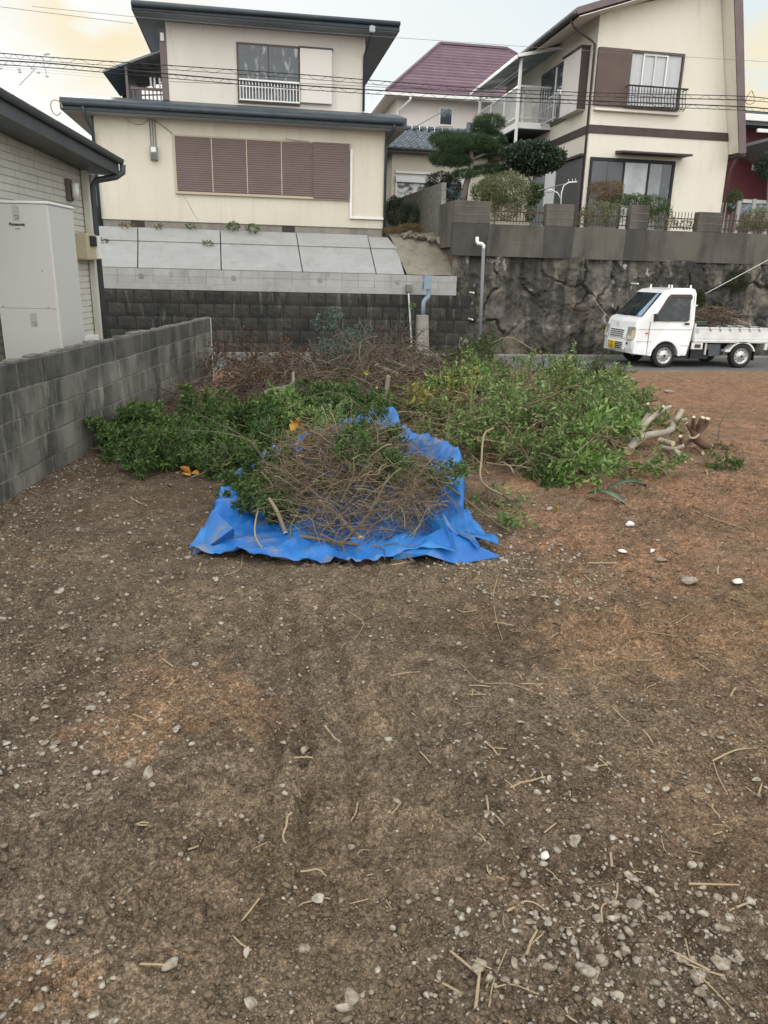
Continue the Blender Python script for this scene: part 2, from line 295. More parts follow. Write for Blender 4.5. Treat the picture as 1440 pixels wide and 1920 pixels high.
def build_lot():
    Y = [.35]
    while Y[-1] < 15.26: Y.append(Y[-1]+max(.0032, Y[-1]*.0032))
    Y[-1] = 15.26; Y = np.array(Y)
    t = np.concatenate([np.linspace(-7, -1.0, 90)[:-1], np.arange(-1.0, 1.35, .0038), np.linspace(1.35, 7, 90)])
    YY, TT = np.meshgrid(Y, t, indexing='ij'); XX = TT*YY
    ZZ = lot_h(XX, YY); n, m = XX.shape
    V = np.stack([XX.ravel(), YY.ravel(), ZZ.ravel()], 1)
    i = np.arange(n*m).reshape(n, m); Fq = np.stack([i[:-1, :-1].ravel(), i[:-1, 1:].ravel(), i[1:, 1:].ravel(), i[1:, :-1].ravel()], 1)
    x, y = V[:, 0], V[:, 1]
    grey = np.array([.142, .107, .076]); dark = np.array([.094, .064, .040]); tan = np.array([.20, .147, .093]); red = np.array([.27, .155, .092]); orange = np.array([.25, .155, .088])
    C = np.tile(grey, (len(x), 1)).astype(float)
    def blend(k, w): 
        nonlocal C; C = C*(1-w[:, None])+k*w[:, None]
    jit = .22*(fbm(x*9, y*9, 4, 131)-.5); a = fbm(x*1.3+4, y*1.3, 5, 71)+jit*1.6
    blend(dark, sstep(.46, .66, a)*.6)
    blend(tan, sstep(.52, .68, fbm(x*.9+11, y*1.1+2, 5, 81))*.55)
    e = fbm(x*1.6, y*1.6, 5, 91)-.5+jit*1.8
    r = sstep(-.25, .35, x-1.95+1.6*e-.10*np.maximum(5-y, 0)**1.2*.6)*sstep(2.4, 3.6, y+e*1.5); blend(red, r*(.45+.5*sstep(.38, .6, fbm(x*2.6, y*3.4, 5, 171))))
    r2 = sstep(.2, .8, x-.75+1.3*e)*(1-sstep(3.2, 4, y)); blend(np.array([.185, .120, .070]), r2*.6)
    blend(red*.95, sstep(8.3, 9.6, y+e*2)*.8)
    blend(np.array([.24, .165, .105]), sstep(11.5, 12.6, y+e)*.5)
    for cx, cy, rx, ry, k, w in ((-.36, 2.62, .42, .36, orange, .62), (-.05, 2.45, .3, .3, orange, .5), (.42, 2.55, .28, .35, tan, .7), (1.35, 2.25, .5, .6, tan*.95, .55), (-.52, 1.42, .12, .12, orange, .6), (.62, 1.55, .2, .1, orange, .25), (1.85, 2.9, .6, .35, orange, .6), (-.05, 1.75, .4, .3, dark*.9, .35), (.25, 1.5, .5, .16, dark*.85, .3), (.9, 2.0, .35, .35, dark*.9, .5), (1.0, 1.5, .5, .22, dark*.9, .5)):
        d = np.sqrt(((x-cx)/rx)**2+((y-cy)/ry)**2)+e*1.2+(fbm(x*7, y*7, 4, 151)-.5)*1.5; blend(k, (1-sstep(.5, 1.15, d))*w)
    for x0 in (.13, .30, .02): blend(dark*.8, np.exp(-((x-(x0+.03*(y-2)+.02*np.sin(y*3)))/.032)**2)*sstep(1.5, 1.9, y)*(1-sstep(3.3, 4.2, y))*.32*sstep(.3, .6, fbm(x*6, y*2.5, 3, 161)))
    f = fbm(x*14, y*14, 4, 101); f2 = vnoise(x*70, y*70, 111); C *= .87*((.55+.9*f)*(.72+.56*f2))[:, None]
    z = V[:, 2]; me = npmesh('lot_ground', V, Fq, ground_mat('lot_soil'), smooth=True); setcol(me, 'soil', C)
    tag(link(me, 'lot_ground', loc=(0, 0, 0)), kind='structure')
build_lot()
m_terr = M('garden_soil', (.14, .11, .075), (.09, .07, .05), 2, rough=1)
tag(B(-300, 300, -200, 400, -1.2, -.36).build('ground', m_terr), kind='structure')
tag(B(-60, 60, 15.26, 18.52, -.34, -.28).build('road', m_asph), kind='structure')
tag(B(-60, 60, 15.22, 15.36, -.338, -.262).build('road_edge_kerb', M('dusty_kerb_concrete', (.24, .20, .16), (.20, .155, .11), 3, rough=1, bump=.01, bs=20)), kind='structure')
tag(B(-60, 60, 18.36, 18.51, -.338, -.235).build('roadside_gutter', m_fdn), kind='structure')
tag(MB().box(-60, 5.0, 20.75, 60, -.3, 2.56).box(5.0, 60, 18.85, 60, -.3, 2.72).build('terrace_ground', m_terr), kind='structure')

AL = YAW+.0066                                      # direction of the left-hand plot boundary
def LP(p, q, z=0.): return Vector((p*math.cos(AL)+q*math.sin(AL), -p*math.sin(AL)+q*math.cos(AL), z))
def lthing(name, label, cat, p, q, z=0., **k): return thing(name, label, cat, LP(p, q, z), -AL, fl=(p, q, z), **k)

# -------------------------------- cinder block wall on the left boundary
t = lthing('block_wall', 'black-streaked grey cinder block wall running back from the left edge', 'wall', -2.74, 11.46)
b = MB(); top = .93
z = top; row = 0
while z > -.05:
    q = 11.46-(0 if row % 2 == 0 else .2)
    if row == 1: b.build('top_course', m_cinder_top, t, bevel=.006); b = MB()
    if row % 2: b.box(-2.86, -2.74+.001, 11.262, 11.46, z-.194, z)
    while q > .3:
        j = random.uniform(-.0035, .0035); b.box(-2.86, -2.74+j, q-.392, q, z-.192, z); q -= .4
    z -= .2; row += 1
b.build('block_courses', m_cinder, t, bevel=.006)
B(-2.855, -2.7435, .3, 11.45, -.3, top-.004).build('mortar_joints', m_mortar, t)
b = MB(); q = 1.
while q < 11.4:
    l = random.uniform(.05, .22); h = random.uniform(.008, .03)*(1 if 4 < q < 9 else .5)
    w = random.uniform(0, .05); b.box(-2.86+w, -2.745-random.uniform(0, .03), q, q+l, top-.002, top+h); q += l+random.uniform(0, .12)
b.build('mortar_crust', m_mortar, t, bevel=.01)
B(-2.80, -2.735, 11.462, 11.47, -.3, top).build('end_strip', m_white, t)

# -------------------------------- left house with horizontal siding
t = lthing('siding_house', 'single storey house with cream horizontal siding and charcoal eaves gutter at the left edge', 'house', -4.25, 10.88)
b = MB(); pts = [(-4.6, 3.12)]; z = 3.12
pr = []
zz = .30
while zz < 3.1: pr += [(-4.25, zz), (-4.25, zz+.068), (-4.262, zz+.072), (-4.262, zz+.08)]; zz += .08
prof = [(-9., .2), (-4.27, .2), (-4.27, .3)]+pr+[(-4.27, zz), (-9., zz)]
n = len(prof); b.add([(p, 2., q) for p, q in prof]+[(p, 10.88, q) for p, q in prof], [tuple(range(n))[::-1], tuple(range(n, 2*n))]+[(i, (i+1) % n, n+(i+1) % n, n+i) for i in range(n)])
b.build('wall', m_siding, t)
b = MB(); zz = .3; r = 0
while zz < 3.0:
    q = 10.2-(r*.31 % .45)
    while q > 6: b.box(-4.2505, -4.2485, q, q+.004, zz+.004, zz+.066); q -= .45+.1*((r*7) % 3)
    zz += .08; r += 1
b.build('siding_joint', M('siding_joint_grey', (.26, .25, .22)), t)
B(-4.235, -4.16+.0, 10.80, 10.885, .3, 3.05).build('corner_trim', m_siding, t)
B(-9, -4.28, 2.1, 10.8, -.1, .3).build('foundation', M('dark_brown_footing', (.09, .065, .05)), t)
B(-4.27, -4.19, 10.1, 10.9, .62, .70).build('base_flashing', m_white, t)
def rz(q): return 3.19-.053*(q-7.91)
b = MB()
for a, z0, z1, p0, p1 in ((0, -.20, -.01, -3.86, -3.82),):
    b.add([(p, q, rz(q)+z) for q in (2, 11.1) for p, z in ((p0, z0), (p1, z0), (p1, z1), (p0, z1))], [(0, 1, 5, 4), (1, 2, 6, 5), (2, 3, 7, 6), (3, 0, 4, 7), (3, 2, 1, 0), (4, 5, 6, 7)])
fas = b.build('fascia', m_lhdark, t)
b = MB(); k = 10; vs = []
for q in (2, 11.12):
    for j in range(k+1):
        a = math.pi+math.pi*j/k; vs.append((-3.79+.045*math.cos(a), q, rz(q)+.0+.065*math.sin(a)))
    for j in range(k, -1, -1):
        a = math.pi+math.pi*j/k; vs.append((-3.79+.040*math.cos(a), q, rz(q)+.004+.059*math.sin(a)))
m2 = 2*(k+1); b.add(vs, [(i, (i+1) % m2, m2+(i+1) % m2, m2+i) for i in range(m2)]+[tuple(range(m2))[::-1], tuple(range(m2, 2*m2))]); b.build('gutter', m_lhdark, t, smooth=False)
b = MB()
b.add([(p, q, z) for q in (2, 11.1) for p, z in ((-9., rz(q)-.19), (-3.86, rz(q)-.19), (-3.82, rz(q)+.03), (-9, rz(q)+1.3))], [(0, 1, 5, 4), (1, 2, 6, 5), (2, 3, 7, 6), (3, 0, 4, 7), (3, 2, 1, 0), (4, 5, 6, 7)])
b.build('roof', m_lhdark, t)
MB().tube([(-3.77, 11.12, rz(11.1)-.06), (-3.78, 11.12, 2.86), (-3.86, 11.08, 2.80), (-4.10, 10.98, 2.74), (-4.155, 10.96, 2.66), (-4.155, 10.96, .25)], .042, 10).build('downpipe', m_lhdark, t, smooth=True)
b = MB()
for z in (2.3, 1.55, .9): b.tube([(-4.25, 10.86, z), (-4.17, 10.90, z)], .012)
b.build('pipe_bracket', m_black, t)
w = B(-4.25, -4.20, 10.28, 10.42, 2.42, 2.68).build('wall_lamp', M('bronze_lamp_body', (.12, .10, .085)), t, bevel=.01)
MB().tube([(-4.15, 10.36, 2.46), (-4.15, 10.36, 2.63)], .045, 12).build('lamp_shade', m_white, w, smooth=True)
w = B(-4.25, -4.08, 10.42, 10.74, 1.70, 2.04).build('meter_box', m_beige, t, bevel=.02)
B(-4.08, -4.05, 10.50, 10.68, 1.88, 2.01).build('meter_window', m_black, w, bevel=.01)
B(-4.09, -4.04, 10.70, 10.80, 1.72, 2.02).build('box_cover', m_white, w, bevel=.01)
for q0 in (): pass
# low rounded roof end beyond the gutter
b = MB(); b.prism([(-5.6, 3.0), (-4.20, 2.90), (-4.12, 2.98), (-4.14, 3.08), (-4.26, 3.14), (-5.6, 3.45)], 'y', 11.6, 11.95); b.build('rear_roof_end', m_lhdark, t, bevel=.02)

# -------------------------------- hot water tank
t = lthing('water_heater_tank', 'tall beige hot water tank with maker name, standing before the siding wall', 'water heater', -3.81, 8.3)
B(-4.12, -3.50, 8.0, 8.62, .12, 2.20).build('casing', m_tank, t, bevel=.012)
B(-4.13, -3.49, 7.985, 8.63, 2.20, 2.225).build('lid', m_white, t, bevel=.006)
B(-4.115, -3.515, 7.992, 8.0-.0005, 1.185, 2.195).build('upper_front_panel', m_tank, t, bevel=.003)
B(-4.115, -3.515, 7.992, 8.0-.0005, .14, 1.178).build('lower_front_panel', m_tank, t, bevel=.003)
for p0, z0, s in ((-3.86, 2.04, .07), (-3.80, 1.0, .07)):
    lp = B(p0, p0+s, 7.988, 7.9915, z0, z0+.14).build('access_cover', M('slightly_darker_beige', (.40, .39, .36), rough=.5), t, bevel=.002)
    MB().tube([(p0+.02, 7.986, z0+.045), (p0+.055, 7.986, z0+.045), (p0+.058, 7.986, z0+.02), (p0+.03, 7.986, z0+.018)], .003, 6).build('finger_grip', M('grip_grey', (.15, .15, .14)), lp)
b = MB()
for p, z in ((-3.60, 1.20), (-3.62, 1.56), (-4.07, 1.20)): b.tube([(p, 7.986, z), (p, 7.993, z)], .006)
b.build('screw', M('screw_grey', (.2, .19, .18)), t)
B(-4.1, -3.52, 8.03, 8.6, -.02, .12).build('plinth', m_fdn, t)
def text(name, s, size, mat, parent, fr, rot, bold=0., ext=.001, align='LEFT'):
    cu = bpy.data.curves.new(name, 'FONT'); cu.body = s; cu.size = size; cu.extrude = ext; cu.offset = bold; cu.align_x = align
    tmp = bpy.data.objects.new('tmp', cu); COL.objects.link(tmp); dg = bpy.context.evaluated_depsgraph_get()
    me = bpy.data.meshes.new_from_object(tmp.evaluated_get(dg)); bpy.data.objects.remove(tmp); me.materials.clear(); me.materials.append(mat)
    o = link(me, name, parent); o.location = Vector(fr)-ORG[parent.name]; o.rotation_euler = rot; return o
m_ink = M('black_print', (.02, .02, .025))
text('maker_lettering', 'Panasonic', .041, m_ink, t, (-3.905, 7.989, 1.99), (math.pi/2, 0, 0), bold=.0012)
text('model_lettering', 'HE-320', .016, M('grey_print', (.16, .16, .155)), t, (-3.845, 7.989, 1.955), (math.pi/2, 0, 0))

# -------------------------------- slabs on the slope
t = thing('slope_paving', 'pale grey concrete slabs with dark joints facing the bank below the centre house', 'retaining slope', (0, 18.8, 1.58))
y0, z0, y1, z1 = 18.74, 1.63, 20.45, 2.60
ym, zm = 19.85, 2.25
xs = [-6.2, -4.35, -2.51, -.63, 1.27, 3.05, 3.76]; xt = [-6.7, -4.65, -2.67, -.675, 1.225, 3.08, 3.78]
def slp(xa, xb, ya, za, yb, zb, nm='slab', mat=m_slab, xa2=None, xb2=None):
    xa2 = xa if xa2 is None else xa2; xb2 = xb if xb2 is None else xb2; g = .012
    vs = [(xa+g, ya, za+g), (xb-g, ya, za+g), (xb2-g, yb, zb-g), (xa2+g, yb, zb-g)]
    vs2 = [(x, y+.06, z-.10) for x, y, z in vs]
    MB().add(vs+vs2, [(0, 1, 2, 3), (7, 6, 5, 4), (0, 4, 5, 1), (1, 5, 6, 2), (2, 6, 7, 3), (3, 7, 4, 0)]).build(nm, mat, t, bevel=.006)
for i in range(len(xs)-1):
    md = [u+(v-u)*.62 for u, v in zip(xs, xt)]
    slp(xs[i], xs[i+1], y0, z0, ym, zm, xa2=md[i], xb2=md[i+1])
    slp(md[i], md[i+1], ym, zm, y1, z1-.0 if i < 5 else 2.56, xa2=xt[i], xb2=xt[i+1] if i < 5 else 3.62)
MB().prism([(18.78, 1.5), (20.5, 2.53), (20.9, 2.53), (20.9, 1.4)], 'x', -8, 5.0).build('joint_backing', m_black, t)
m_rend = M('tan_cement_render', (.225, .205, .165), (.165, .15, .12), 2.5, c3=(.10, .09, .07), s3=5, l3=.52, h3=.8, bump=.012, bs=14, rough=1)
b = MB(); gx, gy = 26, 16
vs = []; 
for j in range(gy+1):
    for i in range(gx+1):
        s, r = i/gx, j/gy; xl = 3.81-.15*r; xr = 5.15-.02*r
        x = xl+(xr-xl)*s; y = y0+(y1+.15-y0)*r; z = z0+(2.66-z0)*r+.05*(float(fbm(np.array(x*3.), np.array(y*3.), 3, 3))-.5)+(.10*s*s*r)
        vs.append((x, y, z))
b.add(vs, [(j*(gx+1)+i, j*(gx+1)+i+1, (j+1)*(gx+1)+i+1, (j+1)*(gx+1)+i) for j in range(gy) for i in range(gx)]); b.build('cement_render', m_rend, t, smooth=True)
# rubble at the top right of the slope
def stone_mesh(name, mat, seed, sub=2, flat=.7, rough=.25):
    import bmesh
    bm = bmesh.new(); bmesh.ops.create_icosphere(bm, subdivisions=sub, radius=1); rg = np.random.default_rng(seed)
    ax = rg.uniform(.5, 1.2, 3); off = rg.uniform(0, 50, 3); cuts = [(Vector(rg.normal(size=3)).normalized(), rg.uniform(.38, .80)) for _ in range(9)]
    for v in bm.verts:
        p = v.co.copy(); n = float(vnoise(np.array(p.x*1.7+off[0]), np.array(p.y*1.7+p.z*1.3+off[1]), seed))-.5; p *= 1+rough*n
        for c, d in cuts:
            e = p.dot(c)-d
            if e > 0: p -= c*e*.95
        v.co = Vector((p.x*ax[0], p.y*ax[1], p.z*ax[2]*flat))
    me = bpy.data.meshes.new(name); bm.to_mesh(me); bm.free(); me.materials.append(mat)
    for p in me.polygons: p.use_smooth = True
    return me
m_rub = M('rubble_stone', (.24, .21, .17), (.15, .13, .10), 6, rough=1, bump=.01, bs=20)
rub = [stone_mesh('rubble_stone', m_rub, 300+i, rough=.5) for i in range(4)]
for i in range(34):
    s = random.random(); x = 3.95+1.15*s+random.uniform(-.1, .1); y = 20.5-.9*s*s+random.uniform(-.2, .15); z = 2.62-.28*max(0, 20.5-y)+.03
    o = link(rub[i % 4], 'rubble_stone', loc=(x, y, z)); r = random.uniform(.05, .14); o.scale = (r*1.3, r, r*.8); o.rotation_euler = (random.random(), random.random(), random.random()*6)
    tag(o, 'broken brown stone in the rubble at the top right corner of the slab slope', 'stone', 'rubble stones at the top of the slope')

# -------------------------------- pale block parapet over the black retaining wall
t = thing('pale_block_parapet', 'pale concrete block course with drain holes, on top of the black wall', 'wall', (0, 18.55, 1.17))
b = MB(); x = -6.1; k = 0
while x < 5.0:
    for z in (1.305, 1.465): b.box(x, min(x+.388, 5.02), 18.545+random.uniform(0, .003), 18.73, z, z+.154)
    x += .395
b.build('block_course', m_newblock, t, bevel=.004)
B(-6.1, 5.02, 18.551, 18.72, 1.17, 1.61).build('block_joints', m_fdn, t)
B(-6.1, 5.02, 18.53, 18.74, 1.165, 1.30).build('footing_band', m_newblock, t, bevel=.008)
for x in (-2.42, -.35, 1.67, 3.55): MB().tube([(x, 18.53, 1.46), (x, 18.60, 1.46)], .055, 12).build('drain_hole', m_fdn, t)
t = thing('black_retaining_wall', 'blackened block retaining wall along the road behind the brush', 'wall', (0, 18.5, -.3))
b = MB(); zz = 1.16; row = 0; import itertools
while zz > -.3:
    x = -6.2+(row % 2)*.2
    while x < 5.3:
        w = .385; gx = 5; gz = 4; vs = []
        dep = random.uniform(.006, .016)
        for j in range(gz+1):
            for i in range(gx+1):
                ed = (0 if 0 < i < gx and 0 < j < gz else .014)
                vs.append((x+w*i/gx, 18.505+dep+ed-random.uniform(0, .014)*(1 if not ed else .1), zz-.285*j/gz-.0))
        b.add(vs, [(j*(gx+1)+i, (j+1)*(gx+1)+i, (j+1)*(gx+1)+i+1, j*(gx+1)+i+1) for j in range(gz) for i in range(gx)]); x += .40
    zz -= .295; row += 1
b.build('split_face_courses', m_mould, t)
B(-6.2, 5.4, 18.538, 18.75, -.34, 1.162).build('joint_backing', M('black_joint', (.02, .02, .02), rough=1), t)

# -------------------------------- rock wall under the right garden
def rockwall():
    x0, x1, z0, z1 = 4.95, 17.2, -.34, 2.14; nx, nz = 760, 180
    X, Z = np.meshgrid(np.linspace(x0, x1, nx), np.linspace(z0, z1, nz), indexing='ij')
    rg = np.random.default_rng(5); seeds = []
    rowz = [(.1, 1.5), (1.05, 1.4), (1.85, .7)]
    for zc, w in rowz:
        x = x0-.5+rg.uniform(0, .5)
        while x < x1+.8: seeds.append((x, zc+rg.uniform(-.17, .17), rg.uniform(0, 1), rg.uniform(.75, 1.25))); x += w*rg.uniform(.6, 1.5)
    wx = X+.42*(fbm(X*2.0, Z*2.0, 5, 7)-.5)*2; wz = Z+.34*(fbm(X*2.0+40, Z*2.0, 5, 8)-.5)*2
    d1 = np.full(X.shape, 9.); d2 = np.full(X.shape, 9.); idv = np.zeros(X.shape, int)
    for k, (sx, sz, r, w) in enumerate(seeds):
        d = np.sqrt(((wx-sx)*1.0)**2+((wz-sz)*.95)**2)/w; m = d < d1
        d2 = np.where(m, d1, np.minimum(d2, d)); d1 = np.where(m, d, d1); idv = np.where(m, k, idv)
    edge = np.clip((d2-d1), 0, 1); r = np.array([s[2] for s in seeds])[idv]; r2 = np.modf(r*37.7)[0]; r3 = np.modf(r*91.3)[0]
    sh = 1-np.exp(-edge*16); prot = .030*sh+.065*r*sh
    tilt = (r2-.5)*.35*(wx-np.array([s[0] for s in seeds])[idv])+(r3-.4)*.35*(wz-np.array([s[1] for s in seeds])[idv]); prot = prot+tilt*sh
    rid = 1-np.abs(fbm(X*1.5+7, Z*1.5, 4, 17)*2-1); prot = prot+.20*(rid-.7)*sh+.12*(fbm(X*4, Z*3, 5, 27)-.5)+.05*(1-np.abs(fbm(X*7, Z*4, 3, 28)*2-1))+.022*(fbm(X*22, Z*22, 3, 37)-.5)
    Yv = 18.62-prot+.02*(Z-z0)
    Yv = np.where(X < 5.25, Yv+.25*(1-sstep(4.95, 5.25, X)), Yv)
    V = np.stack([X.ravel(), Yv.ravel(), Z.ravel()], 1); i = np.arange(nx*nz).reshape(nx, nz)
    Fq = np.stack([i[:-1, :-1].ravel(), i[1:, :-1].ravel(), i[1:, 1:].ravel(), i[:-1, 1:].ravel()], 1)
    base = np.array([.118, .107, .090]); dk = np.array([.035, .034, .032]); lt = np.array([.20, .175, .14]); gr = np.array([.075, .07, .045])
    C = base*(.75+.4*r.ravel())[:, None]
    st = fbm(X*2.6, Z*.55, 5, 47).ravel(); w = sstep(.47, .66, st)[:, None]*.85; C = C*(1-w)+dk*w
    w = (sstep(.60, .74, fbm(X*1.6+20, Z*1.6, 4, 57)).ravel()*.75)[:, None]; C = C*(1-w)+lt*w
    cr = sstep(.05, .12, edge)*(1-sstep(.12, .22, edge))*sstep(.56, .70, fbm(X*2.3+60, Z*2.3, 3, 67)); w = (cr.ravel()*.85)[:, None]; C = C*(1-w)+np.array([.27, .24, .20])*w
    w = (sstep(.58, .7, fbm(X*1.1+80, Z*1.9, 4, 77)).ravel()*.6)[:, None]; C = C*(1-w)+gr*w
    left = (1-sstep(5.1, 5.55, X+.3*(fbm(X*4, Z*4, 3, 3)-.5)))*sstep(.3, .5, vnoise(X*3, Z*2.5, 9)); w = (left.ravel()*.65)[:, None]; C = C*(1-w)+np.array([.27, .235, .18])*w
    sp = sstep(.73, .78, fbm(X*9, Z*5, 3, 87))*sstep(.52, .6, vnoise(X*.9, Z*1.1, 88)); w = sp.ravel()[:, None]*.9; C = C*(1-w)+np.array([.42, .41, .39])*w
    st2 = fbm(X*5.5+9, Z*.7, 4, 147).ravel(); w = sstep(.50, .64, st2)[:, None]*.6; C = C*(1-w)+dk*.8*w; C = C*(.60+.55*fbm(X*14, Z*14, 4, 97)).ravel()[:, None]
    m = bpy.data.materials.new('rock_face'); m.use_nodes = True; tt = m.node_tree; p = tt.nodes['Principled BSDF']; a = nd(tt, 'ShaderNodeVertexColor'); a.layer_name = 'rock'; tt.links.new(a.outputs[0], p.inputs['Base Color']); p.inputs['Roughness'].default_value = .95
    n = nd(tt, 'ShaderNodeTexNoise'); n.inputs['Scale'].default_value = 14; n.inputs['Detail'].default_value = 9; n.inputs['Roughness'].default_value = .7; tcx = nd(tt, 'ShaderNodeTexCoord'); tt.links.new(tcx.outputs['Object'], n.inputs[0])
    bb = nd(tt, 'ShaderNodeBump'); bb.inputs['Strength'].default_value = 1; bb.inputs['Distance'].default_value = .03; tt.links.new(n.outputs[0], bb.inputs['Height']); tt.links.new(bb.outputs[0], p.inputs['Normal'])
    me = npmesh('stone_face', V, Fq, m, smooth=True); setcol(me, 'rock', C); return me
t = thing('boulder_retaining_wall', 'dark rough boulder retaining wall behind the white truck, under the garden fence', 'wall', (0, 0, 0))
link(rockwall(), 'stone_face', t)
# weepholes
b = MB()
for x, z in ((5.35, 1.25), (5.36, .62), (9.6, 1.55), (11.3, 1.05)): b.tube([(x, 18.15, z), (x, 18.5, z)], .02, 8)
b.build('weep_pipe', m_white, t)
# moss tufts come with the plants
t = thing('concrete_garden_wall', 'stained concrete band with square pillars on top of the boulder wall', 'wall', (5, 18.5, 2.1))
for x0, x1, mm in ((4.86, 5.73, 1), (5.73, 7.15, 0), (7.15, 7.92, 1), (7.92, 9.3, 0), (9.3, 9.83, 1), (9.83, 12.9, 0), (12.9, 17.2, 0)): B(x0, x1-.004, 18.50-.002*mm, 18.74, 2.10, 2.84).build('wall_band', m_conc_dk if mm else m_conc, t, bevel=.004)
B(5.70, 7.15, 18.46, 18.5-.001, 2.1, 2.45).build('lower_ledge', m_conc, t, bevel=.01)
for x0, x1, z1 in ((4.86, 5.76, 3.34), (7.17, 7.88, 3.35), (9.37, 9.85, 3.41), (11.22, 11.88, 3.31), (13.6, 14.2, 3.3)):
    pl = B(x0, x1, 18.495, 18.73, 2.842, z1).build('pillar', m_conc, t, bevel=.008)
    b = MB()
    for z in (3.03, 3.21): b.box(x0+.01, x1-.01, 18.489, 18.4945, z, z+.012)
    b.build('course_joint', m_mortar, pl)
MB().prism([(4.86, 18.73), (4.95, 18.73), (4.95, 20.0), (4.86, 20.0)], 'z', 2.3, 3.34).build('return_wall', m_conc, t)
def railing(name, label, x0, x1, y, z0, z1, n, mat=m_ivy, rad=.008, group=None):
    t = thing(name, label, 'fence', ((x0+x1)/2, y, z0), group=group)
    for z in (z0+.08, z1-.12): B(x0, x1, y-.012, y+.012, z-.012, z+.012).build('rail', mat, t)
    b = MB()
    for i in range(n):
        x = x0+(x1-x0)*(i+.5)/n; b.box(x-rad, x+rad, y-.02, y-.0125, z0+.02, z1); b.prism([(x-rad*1.4, z1), (x+rad*1.4, z1), (x, z1+.05)], 'y', y-.02, y-.0125)
    b.build('pickets', mat, t); return t
for i, (a, c, n, l) in enumerate(((5.78, 7.15, 17, 'between the corner pillar and the second pillar, before the olive shrub'), (7.9, 9.35, 17, 'below the rust-tinted shrub, second panel from the left'), (9.87, 11.2, 15, 'right of the narrow third pillar, before the bare cream wall'), (11.9, 13.58, 18, 'at the right edge, above the truck bed'))):
    railing('iron_railing', 'spiked iron railing '+l, a, c, 18.62, 2.85, 3.26, n, group='railing panels on the garden wall')

# -------------------------------- block wall between centre house and right garden
t = thing('stained_block_wall', 'short stained block wall running back beside the pine, between the two cream houses', 'wall', (4.95, 20, 2.7))
b = MB()
ax = Vector((5.02, 20.0)); bx = Vector((4.62, 26.5))
for r in range(6):
    for c in range(17):
        s0 = c*.4-(r % 2)*.2; s1 = s0+.392; s0 = max(s0, 0); 
        if s1 <= s0: continue
        a = ax+(bx-ax).normalized()*s0; e = ax+(bx-ax).normalized()*s1; zt = 3.88-r*.2
        b.add([(a.x-.12, a.y, zt-.194), (e.x-.12, e.y, zt-.194), (e.x, e.y, zt-.194), (a.x, a.y, zt-.194), (a.x-.12, a.y, zt), (e.x-.12, e.y, zt), (e.x, e.y, zt), (a.x, a.y, zt)], [(3, 2, 1, 0), (4, 5, 6, 7), (0, 1, 5, 4), (1, 2, 6, 5), (2, 3, 7, 6), (3, 0, 4, 7)])
b.build('block_courses', m_greyblk, t, bevel=.005)
MB().prism([(4.89, 20.01), (5.0, 20.01), (4.61, 26.45), (4.5, 26.45)], 'z', 2.5, 3.87).build('mortar_joints', m_mortar, t)
# ================================================================ CENTRE HOUSE
t = thing('cream_house', 'two storey cream house with closed brown shutters, above the slab slope', 'house', (0, 21, 2.5))
B(-3.60, 3.58, 21.0, 28.5, 2.78, 5.30).build('lower_wall', m_cream, t, bevel=.01)
B(-3.57, 3.55, 21.03, 28.4, 2.3, 2.779).build('foundation', m_fdn, t)
for x in (-2.9, .90): 
    v = B(x, x+.33, 21.02, 21.03-.001, 2.62, 2.775).build('vent', m_black, t)
    b = MB()
    for i in range(9): b.box(x+.02+i*.035, x+.03+i*.035, 21.012, 21.0195, 2.62, 2.775)
    b.build('grille', m_frame, v)
MB().tube([(-1.62, 20.995, 3.5), (-1.45, 20.993, 3.2), (-1.25, 20.995, 2.85)], .004, 5).build('wall_crack', M('crack_grey', (.3, .27, .2)), t)
r = MB().prism([(20.52, 5.13), (20.52, 5.37), (20.60, 5.41), (21.95, 5.72), (28.9, 5.72), (28.9, 5.13)], 'x', -4.24, 4.05).build('lower_roof', m_roofdark, t, bevel=.012)
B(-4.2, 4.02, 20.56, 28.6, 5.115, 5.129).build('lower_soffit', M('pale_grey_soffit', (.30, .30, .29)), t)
b = MB(); b.tube([(-4.22, 20.47, 5.27), (3.95, 20.47, 5.27)], .055, 10); b.build('lower_gutter', m_roofdark, t, smooth=True)

MB().tube([(3.72, 20.47, 5.22), (3.72, 20.55, 5.10), (3.64, 20.9, 4.98), (3.60, 20.95, 4.85), (3.60, 20.95, 2.60)], .036, 10).build('downpipe', m_roofdark, t, smooth=True)
MB().tube([(-3.72, 20.47, 5.22), (-3.70, 20.6, 5.0), (-3.62, 20.93, 4.75), (-3.62, 20.93, 2.6)], .036, 10).build('downpipe', m_roofdark, t, smooth=True)
B(-3.64, -3.602, 20.99, 21.3, 2.78, 5.1).build('corner_board', m_roofdark, t)
